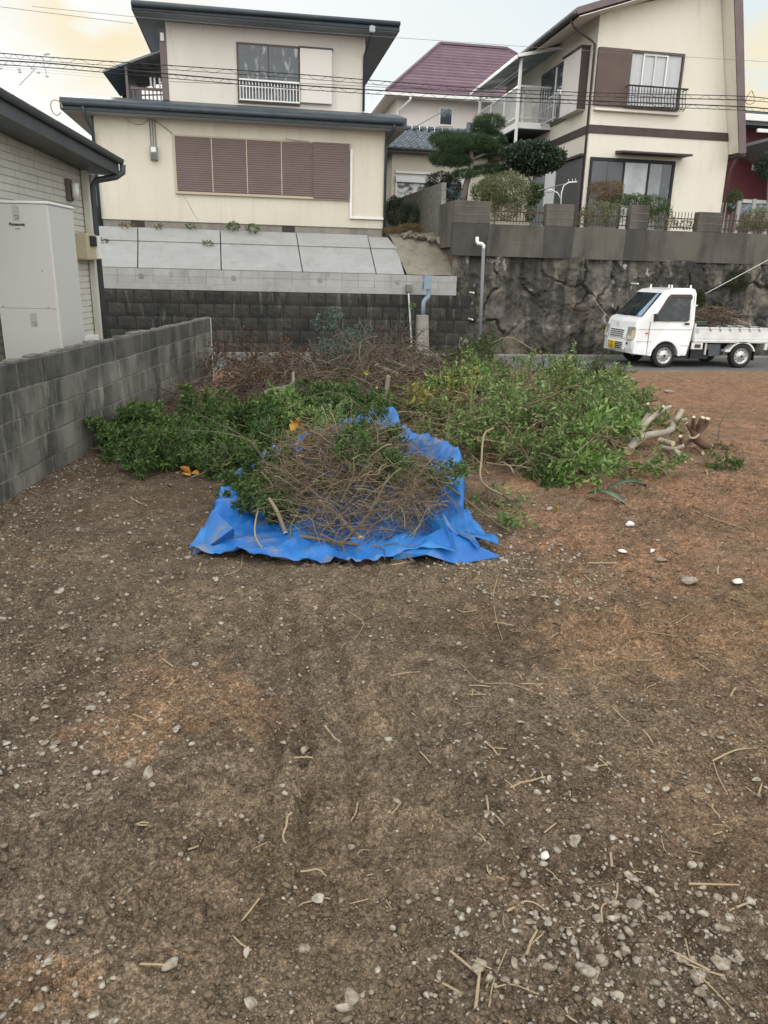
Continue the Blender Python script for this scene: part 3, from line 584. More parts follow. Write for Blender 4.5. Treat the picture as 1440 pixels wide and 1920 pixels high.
# shutters
fr = MB(); fr.box(-1.76, 2.68, 20.96, 21.0, 4.76, 4.80).box(-1.76, -1.70, 20.96, 21.0, 3.50, 4.76).box(-1.76, 2.68, 20.93, 21.0, 3.44, 3.50); sf = fr.build('shutter_frame', m_tanframe, t, bevel=.004)
ex = [-1.70, -.82, .04, .91, 1.70, 2.63]
for i in range(5):
    x0, x1 = ex[i]+.012, ex[i+1]-.012; y = 20.945 if i < 4 else 20.90; nr = 24; prof = []
    z0_, z1_ = (3.51, 4.755) if i < 4 else (3.47, 4.79)
    for k in range(nr):
        z = z0_+(z1_-z0_)*k/nr; d = (z1_-z0_)/nr; prof += [(y, z), (y-.009, z+d*.25), (y-.009, z+d*.6), (y, z+d*.85)]
    prof = [(21.0-.001, z0_)]+prof+[(y, z1_), (21.0-.001, z1_)]
    sp = MB().prism(prof, 'x', x0, x1).build('shutter', m_shut, t)
    MB().box(ex[i+1]-.014, ex[i+1]+.010, y-.018, y+.03, z0_, z1_).build('shutter_stile', m_tanframe if i < 3 else m_shut, sp)
m_bird = M('faded_plastic_peg', (.35, .32, .28))
MB().tube([(1.0, 20.92, 4.83), (1.3, 20.90, 4.80), (1.62, 20.91, 4.79)], .012, 6).build('awning_bracket', m_bird, t)
# conduits and meter
m = B(-2.31, -2.13, 20.86, 21.0, 4.18, 4.50).build('meter_box', M('meter_grey', (.23, .24, .23), rough=.5), t, bevel=.015)
MB().box(-2.28, -2.16, 20.845, 20.859, 4.36, 4.47).build('dial_window', m_white, m, bevel=.004); B(-2.285, -2.155, 20.85, 20.859, 4.19, 4.33).build('terminal_cover', M('dark_grey_cover', (.12, .13, .125)), m)
b = MB()
for x in (-2.28, -2.22, -2.16): b.tube([(x, 20.97, 4.5), (x, 20.97, 5.12)], .012, 6)
b.build('conduit', m_pipe, t)
MB().tube([(-2.15, 20.98, 5.08), (-1.9, 20.985, 4.92), (-1.74, 20.98, 4.80)], .006, 5).build('loose_wire', m_black, t)
MB().tube([(-2.3, 20.98, 5.1), (-2.45, 20.98, 4.98), (-2.62, 20.98, 4.97), (-2.8, 20.98, 5.05), (-2.88, 20.98, 5.12)], .005, 5).build('loose_wire', m_black, t)
MB().box(2.665, 2.73, 20.93, 21.0-.001, 3.0, 4.68).box(2.731, 3.575, 20.93, 21.0-.001, 3.0, 3.06).build('pipe_cover', m_white, t, bevel=.012)
# upper storey
B(-1.86, 3.16, 21.9, 27.6, 5.6, 7.49).build('upper_wall', m_cream_up, t, bevel=.01)
B(-2.02, -1.862, 21.88, 22.0, 5.72, 7.30).build('brown_post', m_plum, t)
B(-1.99, -1.90, 21.84, 21.88-.001, 7.02, 7.20).build('porch_lamp', m_white, t, bevel=.01)
r = MB().prism([(21.22, 7.47), (21.22, 7.66), (21.3, 7.70), (24.6, 8.3), (28.3, 7.6), (28.3, 7.47)], 'x', -2.56, 3.93).build('upper_roof', m_roofdark, t, bevel=.012)
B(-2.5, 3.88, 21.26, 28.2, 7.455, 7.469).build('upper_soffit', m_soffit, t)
MB().tube([(-2.55, 21.17, 7.58), (3.93, 21.17, 7.62)], .055, 10).build('upper_gutter', m_roofdark, t, smooth=True)
w = MB().tube([(3.22, 21.17, 7.56), (3.22, 21.17, 7.44), (3.18, 21.6, 7.22), (3.13, 21.86, 7.0), (3.13, 21.86, 5.74)], .032, 8).build('downpipe', m_roofdark, t, smooth=True)
B(3.15, 3.29, 21.11, 21.23, 7.38, 7.52).build('rain_head', M('grey_rain_head', (.35, .38, .4)), w, bevel=.015)
wn = B(-.14, 1.45, 21.86, 21.9, 5.76, 7.13).build('window', m_frame, t, bevel=.004)
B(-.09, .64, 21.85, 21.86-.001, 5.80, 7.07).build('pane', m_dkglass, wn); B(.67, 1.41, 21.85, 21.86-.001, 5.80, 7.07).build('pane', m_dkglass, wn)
B(1.43, 2.31, 21.80, 21.9, 7.08, 7.13).build('box_cap', m_roofdark, t)
B(1.46, 2.28, 21.78, 21.9, 5.84, 7.08).build('shutter_box', m_whitewall, t, bevel=.008)
b = MB(); b.box(-.10, 1.44, 21.68, 21.71, 6.24, 6.28).box(-.10, 1.44, 21.68, 21.71, 5.79, 5.82)
b.box(-.10, 1.44, 21.685, 21.70, 6.10, 6.12)
for i in range(20): b.box(-.09+i*.0795, -.07+i*.0795, 21.687, 21.703, 5.821, 6.239)
b.build('window_rail', m_white, t)
# balcony on the left of the upper storey
bt = MB(); bt.add([(-3.57, 22.75, 6.43), (-1.9, 22.75, 7.06), (-1.9, 25.6, 7.06), (-3.57, 25.6, 6.43), (-3.57, 22.75, 6.48), (-1.9, 22.75, 7.11), (-1.9, 25.6, 7.11), (-3.57, 25.6, 6.48)], [(3, 2, 1, 0), (4, 5, 6, 7), (0, 1, 5, 4), (1, 2, 6, 5), (2, 3, 7, 6), (3, 0, 4, 7)])
bp = bt.build('balcony_roof', m_soffit, t)
B(-3.02, -2.96, 22.8, 22.86, 5.75, 6.66).build('balcony_post', m_plum, t)
MB().add([(-3.5, 25.5, 5.75), (-2.98, 25.5, 5.75), (-2.98, 25.5, 6.64), (-3.5, 25.5, 6.44), (-3.5, 25.54, 5.75), (-2.98, 25.54, 5.75), (-2.98, 25.54, 6.64), (-3.5, 25.54, 6.44)], [(0, 1, 2, 3), (7, 6, 5, 4), (0, 4, 5, 1), (1, 5, 6, 2), (2, 6, 7, 3), (3, 7, 4, 0)]).build('balcony_screen', m_roofdark, t)
B(-3.0, -2.98, 22.9, 25.5, 5.75, 6.62).build('balcony_screen', m_roofdark, t)
b = MB()
for x in (-2.7, -2.4, -2.15): b.bar((x, 22.9, 6.73+(x+2.7)*.38), (x+.12, 25.5, 6.70+(x+2.7)*.38), .035, .03)
for y, z in ((23.4, 6.6), (24.3, 6.5), (25.2, 6.4)): b.bar((-2.95, y, z+.02), (-1.95, y, z+.1), .03, .03)
b.build('roof_frame', m_plum, t)
b = MB(); b.box(-2.9, -2.02, 22.78, 22.84, 6.09, 6.15)
for i in range(9): b.box(-2.86+i*.1, -2.83+i*.1, 22.80, 22.82, 5.78, 6.09)
b.build('balcony_rail', m_plum, t)
b = MB()
for i, x in enumerate((-2.45, -2.35, -2.22, -2.12)): b.box(x, x+.05, 23.2, 23.21, 6.28-.05*i, 6.48)
b.build('hanging_peg', m_white, t)

# ---- carport and neighbour seen through the gap left of the centre house
t = thing('striped_awning_shed', 'old shed with pink striped awning in the gap beside the siding house', 'shed', (-4.6, 24, 2.56))
B(-5.3, -3.95, 26.2, 26.4, 2.56, 4.4).build('back_wall', M('pale_blue_grey_wall', (.32, .35, .38)), t)
for x in (-4.42, -4.02): B(x, x+.10, 24, 24.1, 2.56, 4.6).build('post', m_plum, t)
b = MB(); b.box(-5.2, -3.9, 23.9, 26.4, 4.55, 4.62); b.build('roof', m_lhdark, t)
aw = MB(); k = 12
for i in range(k):
    a0, a1 = math.pi/2*i/k, math.pi/2*(i+1)/k
    aw.add([(-4.95, 23.9-.55*math.sin(a0), 4.50-.45*(1-math.cos(a0))), (-4.02, 23.9-.55*math.sin(a0), 4.50-.45*(1-math.cos(a0))), (-4.02, 23.9-.55*math.sin(a1), 4.50-.45*(1-math.cos(a1))), (-4.95, 23.9-.55*math.sin(a1), 4.50-.45*(1-math.cos(a1)))], [(0, 1, 2, 3)])
m_aw = bpy.data.materials.new('striped_canvas'); m_aw.use_nodes = True; tt = m_aw.node_tree; wv = nd(tt, 'ShaderNodeTexWave', bands_direction='X'); wv.inputs['Scale'].default_value = 1.9; x_ = nd(tt, 'ShaderNodeTexCoord'); tt.links.new(x_.outputs['Object'], wv.inputs[0]); tt.links.new(ramp(tt, wv.outputs[1], [(.72, (.62, .46, .48)), (.78, (.25, .05, .08))]), tt.nodes['Principled BSDF'].inputs[0])
aw.build('awning', m_aw, t, smooth=True)
B(-5.2, -4.1, 24.3, 24.4, 2.56, 3.3).build('low_cupboard', m_brown, t)

# ================================================================ RIGHT HOUSE
t = thing('gabled_cream_house', 'tall cream gabled house with brown belt and white balcony, above the boulder wall', 'house', (12, 22.5, 2.7))
X0, YF = 9.80, 22.5
MB().prism([(X0, 2.75), (14.36, 2.75), (14.32, 5.30), (13.36, 9.3), (13.1, 9.55), (X0, 8.66)], 'y', YF, 30.5).build('wall', m_cream_r, t, bevel=.012)
# roof: shallow left plane and steep right plane
b = MB(); b.prism([(8.90, 8.40), (8.86, 8.56), (13.30, 10.0), (13.36, 9.80)], 'y', 21.9, 31); rf = b.build('left_roof', m_plum, t, bevel=.01)
b = MB(); b.prism([(8.98, 8.38), (X0, 8.64), (13.36, 9.78), (13.36, 9.74), (X0, 8.60), (8.98, 8.34)][:4]+[(13.36, 9.755), (8.98, 8.355)], 'y', 21.94, 30.9); b.build('left_soffit', m_whitewall, t)
b = MB(); b.prism([(14.27, 5.24), (14.47, 5.26), (13.46, 9.9), (13.25, 9.8)], 'y', 21.88, 21.93); b.build('rake_board', m_plum, t, bevel=.006)
b = MB(); b.prism([(14.325, 5.30), (14.45, 5.29), (13.45, 9.9), (13.37, 9.30)], 'y', 21.931, 30.9); b.build('right_roof', m_cream_r, t)
b = MB(); b.prism([(14.452, 5.27), (14.50, 5.27), (13.50, 9.95), (13.452, 9.9)], 'y', 21.90, 31); b.build('roof_sheet', m_plum, t)
MB().tube([(14.44, 21.9, 5.20), (14.44, 30.8, 5.20)], .05, 8).build('eave_gutter', m_brown, t, smooth=True)
B(14.33, 14.46, 21.93, 30.8, 5.20, 5.235).build('eave_soffit', m_brown, t)
MB().tube([(14.42, 22.2, 5.2), (14.40, 22.4, 4.9), (14.42, 22.5, 2.8)], .035, 8).build('downpipe', m_brown, t, smooth=True)
MB().tube([(8.83, 21.92, 8.43), (8.83, 30.9, 8.43)], .055, 8).build('eave_gutter', m_lhdark, t, smooth=True)
MB().tube([(8.86, 22.3, 8.40), (9.0, 22.35, 8.22), (9.62, 22.5, 7.98), (9.73, 22.5, 7.90), (9.73, 22.45, 2.9)], .033, 8).build('downpipe', m_brown, t, smooth=True)
MB().box(9.77, 14.24, 22.47, 22.5-.001, 5.66, 5.88).box(9.772, X0-.001, 22.501, 27.5, 5.66, 5.88).build('belt', m_brown, t, bevel=.004)
# upper front window
w = thing and None
fr = MB(); fr.box(10.80, 12.46, 22.42, 22.5-.001, 7.76, 7.82).box(10.80, 10.85, 22.42, 22.5-.001, 6.42, 7.76).box(12.41, 12.46, 22.42, 22.5-.001, 6.42, 7.76).box(10.80, 12.46, 22.40, 22.5-.001, 6.36, 6.42)
win = fr.build('window', m_frame, t)
B(10.86, 12.40, 22.495, 22.4985, 6.43, 7.75).build('curtain', m_curtain, win)
b = MB()
for i in range(40):
    x = 10.87+i*.038
    if 11.3 < x < 11.85: continue
    b.box(x, x+.02, 22.487, 22.4945, 6.43, 7.75)
b.build('curtain', m_curtain, win)
b = MB(); b.box(11.20, 11.24, 22.43, 22.46, 6.43, 7.75).box(11.92, 11.96, 22.43, 22.46, 6.43, 7.75).box(11.24, 11.92, 22.43, 22.46, 7.71, 7.75).box(11.24, 11.92, 22.43, 22.46, 6.43, 6.47); b.build('sash', m_white, win)
B(10.85, 12.41, 22.465, 22.470, 6.43, 7.75).build('pane', m_glass, win)
B(11.56, 11.60, 22.44, 22.455, 6.47, 7.71).build('sash_stile', m_alu, win)
sb = B(9.83, 10.79, 22.38, 22.5-.001, 6.38, 7.82).build('shutter_box', m_shut2, t, bevel=.006)
b = MB()
for k in range(27): b.box(9.87, 10.30, 22.372, 22.3795, 6.44+k*.05, 6.465+k*.05).box(10.33, 10.75, 22.372, 22.3795, 6.44+k*.05, 6.465+k*.05)
b.build('shutter_slat', m_shut2, sb)
B(9.86, 12.50, 22.36, 22.5-.001, 6.24, 6.30).build('window_sill', m_whitewall, t, bevel=.005)
b = MB(); b.bar((10.72, 22.2, 7.0-.12), (12.56, 22.2, 6.88), .05, .035).bar((10.75, 22.18, 6.62), (12.52, 22.18, 6.62), .012, .012).bar((10.75, 22.2, 6.36), (12.52, 22.2, 6.36), .02, .02)
for i in range(20):
    x = 10.76+i*.092; b.tube([(x, 22.2, 6.87), (x, 22.19, 6.55), (x, 22.13, 6.42), (x, 22.2, 6.33), (x, 22.3, 6.32)], .010, 5)
b.bar((10.74, 22.2, 6.88), (10.74, 22.48, 6.88), .02, .02).bar((12.54, 22.2, 6.88), (12.54, 22.48, 6.88), .02, .02)
b.build('window_guard', m_black, t)
# lower front window with canopy
cn = MB(); cn.prism([(22.5-.001, 5.24), (21.95, 5.17), (21.95, 5.12), (22.5-.001, 5.14)], 'x', 10.68, 12.84); cn.build('canopy', m_brown, t, bevel=.006)
fr = MB(); fr.box(9.92, 12.60, 22.43, 22.5-.001, 4.94, 5.03).box(12.52, 12.60, 22.43, 22.5-.001, 2.9, 4.94).box(10.95, 11.01, 22.43, 22.5-.001, 2.9, 4.94).box(9.92, 9.98, 22.43, 22.5-.001, 2.9, 4.94)
win = fr.build('window', m_black, t)
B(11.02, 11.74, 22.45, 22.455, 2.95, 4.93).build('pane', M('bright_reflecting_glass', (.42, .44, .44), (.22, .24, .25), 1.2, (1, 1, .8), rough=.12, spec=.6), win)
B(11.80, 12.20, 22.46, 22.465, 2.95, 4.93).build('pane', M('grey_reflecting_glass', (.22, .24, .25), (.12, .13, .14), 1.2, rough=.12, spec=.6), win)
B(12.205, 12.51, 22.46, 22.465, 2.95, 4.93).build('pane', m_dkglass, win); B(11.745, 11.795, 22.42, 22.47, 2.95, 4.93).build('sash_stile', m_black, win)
for x in (9.985, 10.47): B(x, x+.475, 22.44, 22.48, 2.95, 4.93).build('shutter', M('slate_shutter', (.10, .105, .115), (.12, .125, .135), 3, rough=.6), win, bevel=.006)
# side wall openings
sb = MB().box(9.55, X0-.001, 22.97, 24.25, 6.33, 7.93).build('side_shutter_box', m_whitewall, t, bevel=.008)
B(9.545, X0-.002, 22.93, 22.969, 6.36, 7.92).build('end_board', m_brown, sb); B(9.50, X0-.001, 22.9, 24.3, 7.935, 7.98).build('box_cap', m_brown, sb)
win = MB().box(9.74, X0-.001, 24.26, 26.6, 6.32, 8.02).build('side_window', m_frame, t)
B(9.725, 9.739, 24.33, 25.2, 6.4, 7.94).build('pane', m_dkglass, win); B(9.725, 9.739, 25.25, 26.5, 6.4, 7.94).build('pane', m_dkglass, win); B(9.70, 9.724, 25.16, 25.24, 6.4, 7.94).build('sash_stile', m_white, win)
b = MB(); b.bar((9.45, 24.3, 7.02), (9.45, 26.4, 7.02), .03, .03).bar((9.45, 24.3, 6.75), (9.45, 26.4, 6.75), .02, .02).bar((9.45, 24.3, 6.36), (9.45, 26.4, 6.36), .03, .03)
for i in range(18): b.bar((9.45, 24.35+i*.12, 6.36), (9.45, 24.35+i*.12, 7.02), .016, .016)
b.build('side_window_guard', m_alu, t)
B(9.72, X0-.001, 22.66, 24.55, 2.95, 5.05).build('side_shutter', M('dark_taupe_shutter', (.085, .085, .09), (.11, .11, .115), 2, (1, 8, .1), rough=.6), t, bevel=.006)
B(9.65, X0-.001, 22.6, 25.1, 5.06, 5.13).build('side_canopy', m_brown, t)
B(9.73, X0-.001, 24.7, 25.5, 2.95, 5.0).build('side_door', m_curtain, t); B(9.70, X0-.002, 25.55, 26.9, 2.95, 5.0).build('side_panel', m_soffit, t)
# balcony
bal = B(8.62, X0-.001, 25.5, 29.8, 6.22, 6.40).build('balcony_floor', m_white, t, bevel=.01)
B(8.66, X0-.002, 25.55, 29.75, 6.20, 6.218).build('deck_underside', M('dark_deck', (.06, .065, .07)), bal)
rl = MB(); rl.box(8.60, 9.70, 25.48, 25.53, 7.40, 7.45).box(8.60, 8.65, 25.531, 29.8, 7.40, 7.45)
rl.box(8.62, 9.70, 25.49, 25.52, 6.52, 6.55).box(8.61, 8.64, 25.531, 29.8, 6.52, 6.55)
for i in range(12): rl.box(8.75+i*.08, 8.768+i*.08, 25.495, 25.515, 6.551, 7.399)
for i in range(36): rl.box(8.612, 8.632, 25.64+i*.115, 25.66+i*.115, 6.551, 7.399)
rl.build('balcony_rail', m_alu, t)
b = MB()
for y, z0_, z1_ in ((25.46, 5.0, 8.18), (29.8, 6.4, 8.02)): b.box(8.57, 8.65, y-.04, y+.04, z0_, z1_)
for y in (26.9, 28.4): b.box(8.60, 8.65, y-.025, y+.025, 6.401, 7.42)
b.build('balcony_post', m_white, t)
rf = MB().add([(8.42, 25.25, 8.16), (9.80, 25.25, 8.46), (9.80, 30.4, 8.46), (8.42, 30.4, 8.16), (8.42, 25.25, 8.19), (9.80, 25.25, 8.49), (9.80, 30.4, 8.49), (8.42, 30.4, 8.19)], [(3, 2, 1, 0), (4, 5, 6, 7), (0, 1, 5, 4), (1, 2, 6, 5), (2, 3, 7, 6), (3, 0, 4, 7)]).build('balcony_roof', M('blue_grey_polycarbonate', (.16, .22, .26), (.12, .17, .20), 3, rough=.3), t)
MB().bar((8.39, 25.22, 8.15), (8.39, 30.4, 8.15), .05, .10).bar((8.42, 25.22, 8.19), (9.8, 25.22, 8.49), .05, .09).build('roof_edge', m_white, rf)
b = MB()
for y in (26.5, 28, 29.5): b.bar((8.45, y, 8.12), (9.75, y, 8.42), .03, .05)
for x in (8.7, 8.85): b.bar((x, 25.7, 7.95), (x, 29.9, 7.95), .02, .02)
b.build('roof_rib', m_alu, rf)
tt_ = B(8.80, 8.88, 25.60, 25.64, 6.42, 7.2).build('hanging_towel', m_white, t, bevel=.01)
# low lean-to roof under the balcony and dark side entrance
MB().prism([(8.2, 5.36), (8.2, 5.50), (X0-.001, 5.62), (X0-.001, 5.50)], 'y', 26.2, 31).build('lean_to_roof', m_brown, t)
B(8.5, X0-.003, 26.6, 31, 2.75, 5.49).build('lean_to_wall', m_cream, t)

# ================================================================ TILE ROOFED HOUSE
t = thing('tile_roof_house', 'low house with blue grey pantile roof behind the pine', 'house', (7, 27, 2.56))
B(4.86, 10.5, 27.0, 31.5, 2.5, 5.58).build('wall', m_cream, t)
def tile_roof(x0, x1, ya, za, yb, zb, tw=.26, tl=.27):
    nx = int((x1-x0)/tw); L_ = math.hypot(yb-ya, zb-za); ny = int(L_/tl); b = MB(); ns = 6
    for r_ in range(ny):
        s0, s1 = r_/ny, (r_+1.12)/ny
        for c in range(nx):
            vs = []
            for e, s in ((0, s0), (1, s1)):
                for i in range(ns+1):
                    u = i/ns; h = .035*math.cos(2*math.pi*(u-.15))+.03*(1-e); vs.append((x0+(c+u*.985)*tw, ya+(yb-ya)*s, za+(zb-za)*s+h))
            b.add(vs, [(i, i+1, ns+1+i+1, ns+1+i) for i in range(ns)])
            b.add([(v[0], v[1], v[2]) for v in vs[:ns+1]]+[(v[0], v[1], v[2]-.035) for v in vs[:ns+1]], [(i+1, i, ns+1+i, ns+1+i+1) for i in range(ns)])
    return b
tile_roof(4.55, 10.7, 26.5, 5.62, 29.2, 6.62).build('roof', m_tile, t)
MB().prism([(26.5, 5.50), (26.5, 5.60), (29.2, 6.60), (32, 5.6), (32, 5.5)], 'x', 4.57, 10.7).build('roof_base', m_lhdark, t)
b = MB()
for i in range(22): b.tube([(4.55+i*.28, 29.2, 6.68), (4.81+i*.28, 29.2, 6.68)], [.09, .075], 8)
b.build('ridge_tiles', m_tile, t)
MB().tube([(8.05, 29.1, 6.6), (8.05, 29.1, 6.95)], [.13, .1], 8).build('ridge_end_ornament', m_tile, t)
MB().tube([(4.6, 26.45, 5.58), (10.7, 26.45, 5.58)], .05, 8).build('gutter', m_lhdark, t, smooth=True)
fr = MB(); fr.box(4.98, 7.35, 26.93, 27.0-.001, 4.90, 4.97).box(4.98, 7.35, 26.86, 27.0-.001, 4.62, 4.80).box(4.98, 5.05, 26.93, 27.0-.001, 3.2, 4.62).box(5.98, 6.04, 26.93, 27.0-.001, 3.2, 4.62).box(7.29, 7.35, 26.93, 27.0-.001, 3.2, 4.62)
win = fr.build('window', m_alu, t); B(5.06, 5.97, 26.95, 26.96, 3.2, 4.6).build('pane', M('crumpled_foil_glass', (.55, .56, .55), (.10, .11, .11), 5, (1, 1, 1.3), lo=.46, hi=.54, rough=.3), win); B(6.05, 7.28, 26.95, 26.96, 3.2, 4.6).build('pane', M('teal_glass', (.06, .10, .12), rough=.15), win)

# ================================================================ WHITE HOUSE WITH MAUVE HIP ROOF
t = thing('mauve_roof_house', 'white house with a mauve-brown hipped roof rising between the two cream houses', 'house', (9, 34, 3))
B(6.25, 14.5, 34.0, 41, 2.5, 8.62).build('wall', m_whitewall, t)
def hip(b, e, z0_, rdg, z1_):
    x0, x1, ya, yb = e; rx0, rx1, ry = rdg
    b.add([(x0, ya, z0_), (x1, ya, z0_), (x1, yb, z0_), (x0, yb, z0_), (rx0, ry, z1_), (rx1, ry, z1_)], [(0, 1, 5, 4), (1, 2, 5), (2, 3, 4, 5), (3, 0, 4), (3, 2, 1, 0)])
b = MB(); e = (5.72, 15.2, 33.4, 41.6); zt = 11.62; rd = (8.85, 12.0, 37.6)
n_ = 17
for k in range(n_):          # overlapping tile rows, each a thin step
    s0, s1 = k/n_, (k+1)/n_
    def ring(s, up): return [(e[0]+(rd[0]-e[0])*s, e[2]+(rd[2]-e[2])*s, 8.68+(zt-8.68)*s+up), (e[1]+(rd[1]-e[1])*s, e[2]+(rd[2]-e[2])*s, 8.68+(zt-8.68)*s+up), (e[1]+(rd[1]-e[1])*s, e[3]+(rd[2]-e[3])*s, 8.68+(zt-8.68)*s+up), (e[0]+(rd[0]-e[0])*s, e[3]+(rd[2]-e[3])*s, 8.68+(zt-8.68)*s+up)]
    A_, B_ = ring(s0, .06), ring(s1, .0); C_ = ring(s0, 0.)
    b.add(C_+A_+B_, [(i, (i+1) % 4, 4+(i+1) % 4, 4+i) for i in range(4)]+[(4+i, 4+(i+1) % 4, 8+(i+1) % 4, 8+i) for i in range(4)])
b.build('roof', m_purple, t)
b = MB()
for p_, q_ in (((5.72, 33.4, 8.74), (8.85, 37.6, 11.68)), ((15.2, 33.4, 8.74), (12.0, 37.6, 11.68)), ((8.85, 37.6, 11.68), (12.0, 37.6, 11.68))): b.bar(p_, q_, .13, .09)
b.build('ridge_cap', m_purple, t)
MB().box(5.66, 15.2, 33.32, 33.42, 8.55, 8.70).box(5.64, 5.74, 33.421, 41.6, 8.55, 8.70).build('gutter', m_white, t, bevel=.02)
B(5.75, 15.1, 33.43, 41.5, 8.60, 8.64).build('soffit', M('dull_white_soffit', (.55, .53, .52)), t)  # soffit in a duller white than the gutter
MB().tube([(6.7, 33.36, 8.55), (6.7, 33.4, 8.45), (6.3, 33.9, 8.1), (6.32, 33.95, 3)], .05, 8).build('downpipe', m_white, t, smooth=True)
win = B(8.06, 8.66, 33.95, 34.0-.001, 7.66, 8.36).build('window', m_white, t); B(8.12, 8.60, 33.94, 33.949, 7.72, 8.30).build('pane', m_dkglass, win)

# ================================================================ RED HOUSE AND WHITE EAVE FAR RIGHT
t = thing('dark_red_house', 'dark red house with pale roof edge behind the gabled house', 'house', (26, 34, 3))
B(20.5, 30, 34, 42, 2.5, 8.3).build('wall', M('dark_red_siding', (.11, .03, .035), (.09, .025, .03), 2, rough=.8), t)
MB().prism([(33.2, 8.3), (33.2, 8.85), (36, 9.2), (42.5, 9.2), (42.5, 8.3)], 'x', 20.5, 31).build('roof', m_lhdark, t)
B(20.4, 31, 33.08, 33.19, 8.45, 8.72).build('roof_edge', m_white, t, bevel=.02)
MB().box(22.3, 24.4, 33.1, 33.2, 8.02, 8.16).build('eave_trim', m_white, t)
win = B(22.9, 23.8, 33.95, 33.999, 6.6, 7.35).build('window', m_white, t); B(22.98, 23.72, 33.94, 33.949, 6.68, 7.27).build('pane', m_dkglass, win)
MB().prism([(21.8, 7.4), (21.8, 7.52), (26, 5.3), (26, 5.15)], 'y', 31.5, 33.9).build('porch_roof', M('grey_sheet_roof', (.18, .20, .22)), t)
MB().box(22.6, 24.5, 33.9, 33.95, 5.2, 5.35).build('trim', m_white, t)
t = thing('grey_paling_fence', 'weathered grey wooden paling fence at the right border beyond the iron railing', 'fence', (14.3, 22, 2.7))
a, c = Vector((14.75, 24.5)), Vector((14.2, 20.3))
b = MB(); c2 = Vector((16.6, 22.2)); a2 = Vector((14.6, 23.6))
for i in range(24):
    p = a2+(c2-a2)*(i/23); h = 3.62+.12*math.sin(i*2.1)+.25*i/23; b.box(p.x-.045, p.x+.045, p.y-.012, p.y+.012, 2.7, h)
b.build('palings', M('weathered_grey_wood', (.19, .185, .175), (.11, .105, .10), 5, (1, 1, .3), rough=1, rnd=.25), t)
b = MB()
for i in (4, 8, 12, 16, 20): p = a2+(c2-a2)*(i/23); b.box(p.x-.06, p.x+.06, p.y-.08, p.y-.02, 2.7, 4.0+.012*i)
b.build('post', M('pale_post', (.32, .31, .30)), t)
t = thing('tiled_lean_to', 'small dark tiled porch roof on posts at the right border behind the paling fence', 'porch', (18, 27, 2.7))
tile_roof(17.2, 20, 26.0, 4.0, 27.4, 4.45).build('roof', m_tile, t)
MB().box(17.3, 17.42, 26.1, 26.22, 2.7, 4.05).box(19, 19.12, 26.1, 26.22, 2.7, 4.05).build('post', m_brown, t)
# ================================================================ TRUCK
TX, TY, TZ = 8.50, 16.05, -.28
t = thing('pickup_truck', 'small white flatbed truck loaded with cut branches, facing left on the road', 'truck', (TX+1.7, TY+.74, TZ))
def tv(x, y, z):               # truck frame: x back from the nose, y from the near side, z up; the cab leans in above the belt line
    ins = max(0, z-1.02)*.13; yc = .7375
    if y < yc: y = y+ins*(1-0) if y < .2 else y
    else: y = y-ins if y > 1.27 else y
    nose = .09*max(0, (1-abs(y-yc)/.7375))*min(1, max(0, (.64-x)/.44))
    return (TX+x-nose*.5+.03, TY+y, TZ+z)
def tb(b_, name, mat, parent=t, bevel=0, smooth=False, **k):
    b_.v = [tv(*v) for v in b_.v]; return b_.build(name, mat, parent, bevel=bevel, smooth=smooth, **k)
wx, wr, ar = .81, .272, .335
arch = [(wx+ar*math.cos(a), .27+ar*math.sin(a)) for a in [math.pi*i/12 for i in range(13)] if .27+ar*math.sin(a) > .265]
prof = [(.05, .30), (.015, .42), (.0, .58), (.02, .66), (.035, .86), (.07, 1.00), (.14, 1.09), (.20, 1.10), (.68, 1.665), (.78, 1.72), (.97, 1.757), (1.36, 1.765), (1.45, 1.74), (1.485, 1.66), (1.475, 1.0), (1.44, .60), (1.36, .27)]+arch+[(.40, .27)]
b = MB(); n = len(prof); ys = [0, .05, .2, .45, .7375, 1.02, 1.27, 1.42, 1.475]; 
def inset(p, y):          # round the nose and roof towards the sides
    e = max(0, .05-y, y-1.425)/.05; x, z = p
    if z > .4: 
        x = x+(.045*e if x < .75 else -.02*e)
        z = z-(.03*e if z > 1.6 else 0)
    return (x, y, z)
vs = [inset(p, y) for y in ys for p in prof]; fs = []
for k in range(len(ys)-1):
    for i in range(n): j = (i+1) % n; fs.append((k*n+j, k*n+i, (k+1)*n+i, (k+1)*n+j))
fs += [tuple(range(n)), tuple(range((len(ys)-1)*n, len(ys)*n))[::-1]]
b.add(vs, fs); cab = tb(b, 'cab', m_truck, bevel=.018)
for p in cab.data.polygons: p.use_smooth = False
# windscreen
def wsp(x, z, off=.004): return (x-off*.75, z+off*.66)
b = MB(); q = [(.218, 1.122), (.662, 1.643)]
ya_ = [.09, .2, .45, .7375, 1.02, 1.27, 1.385]
b.add([(wsp(*q[0], .008)[0], y, wsp(*q[0], .008)[1]) for y in ya_]+[(wsp(*q[1], .008)[0], y, wsp(*q[1], .008)[1]) for y in ya_], [(i, i+1, i+8, i+7) for i in range(6)])
m_ws = M('windscreen_dark', (.015, .022, .024), (.05, .065, .06), 3.5, lo=.5, hi=.75, rough=.12, spec=.28)
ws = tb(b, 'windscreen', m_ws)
b = MB(); b.add([(wsp(.222, 1.126, .013)[0], .12, wsp(.222, 1.126, .013)[1]), (wsp(.222, 1.126, .013)[0], .36, wsp(.222, 1.126, .013)[1]), (wsp(.655, 1.635, .013)[0], .34, wsp(.655, 1.635, .013)[1]), (wsp(.655, 1.635, .013)[0], .17, wsp(.655, 1.635, .013)[1])], [(0, 1, 2, 3)])
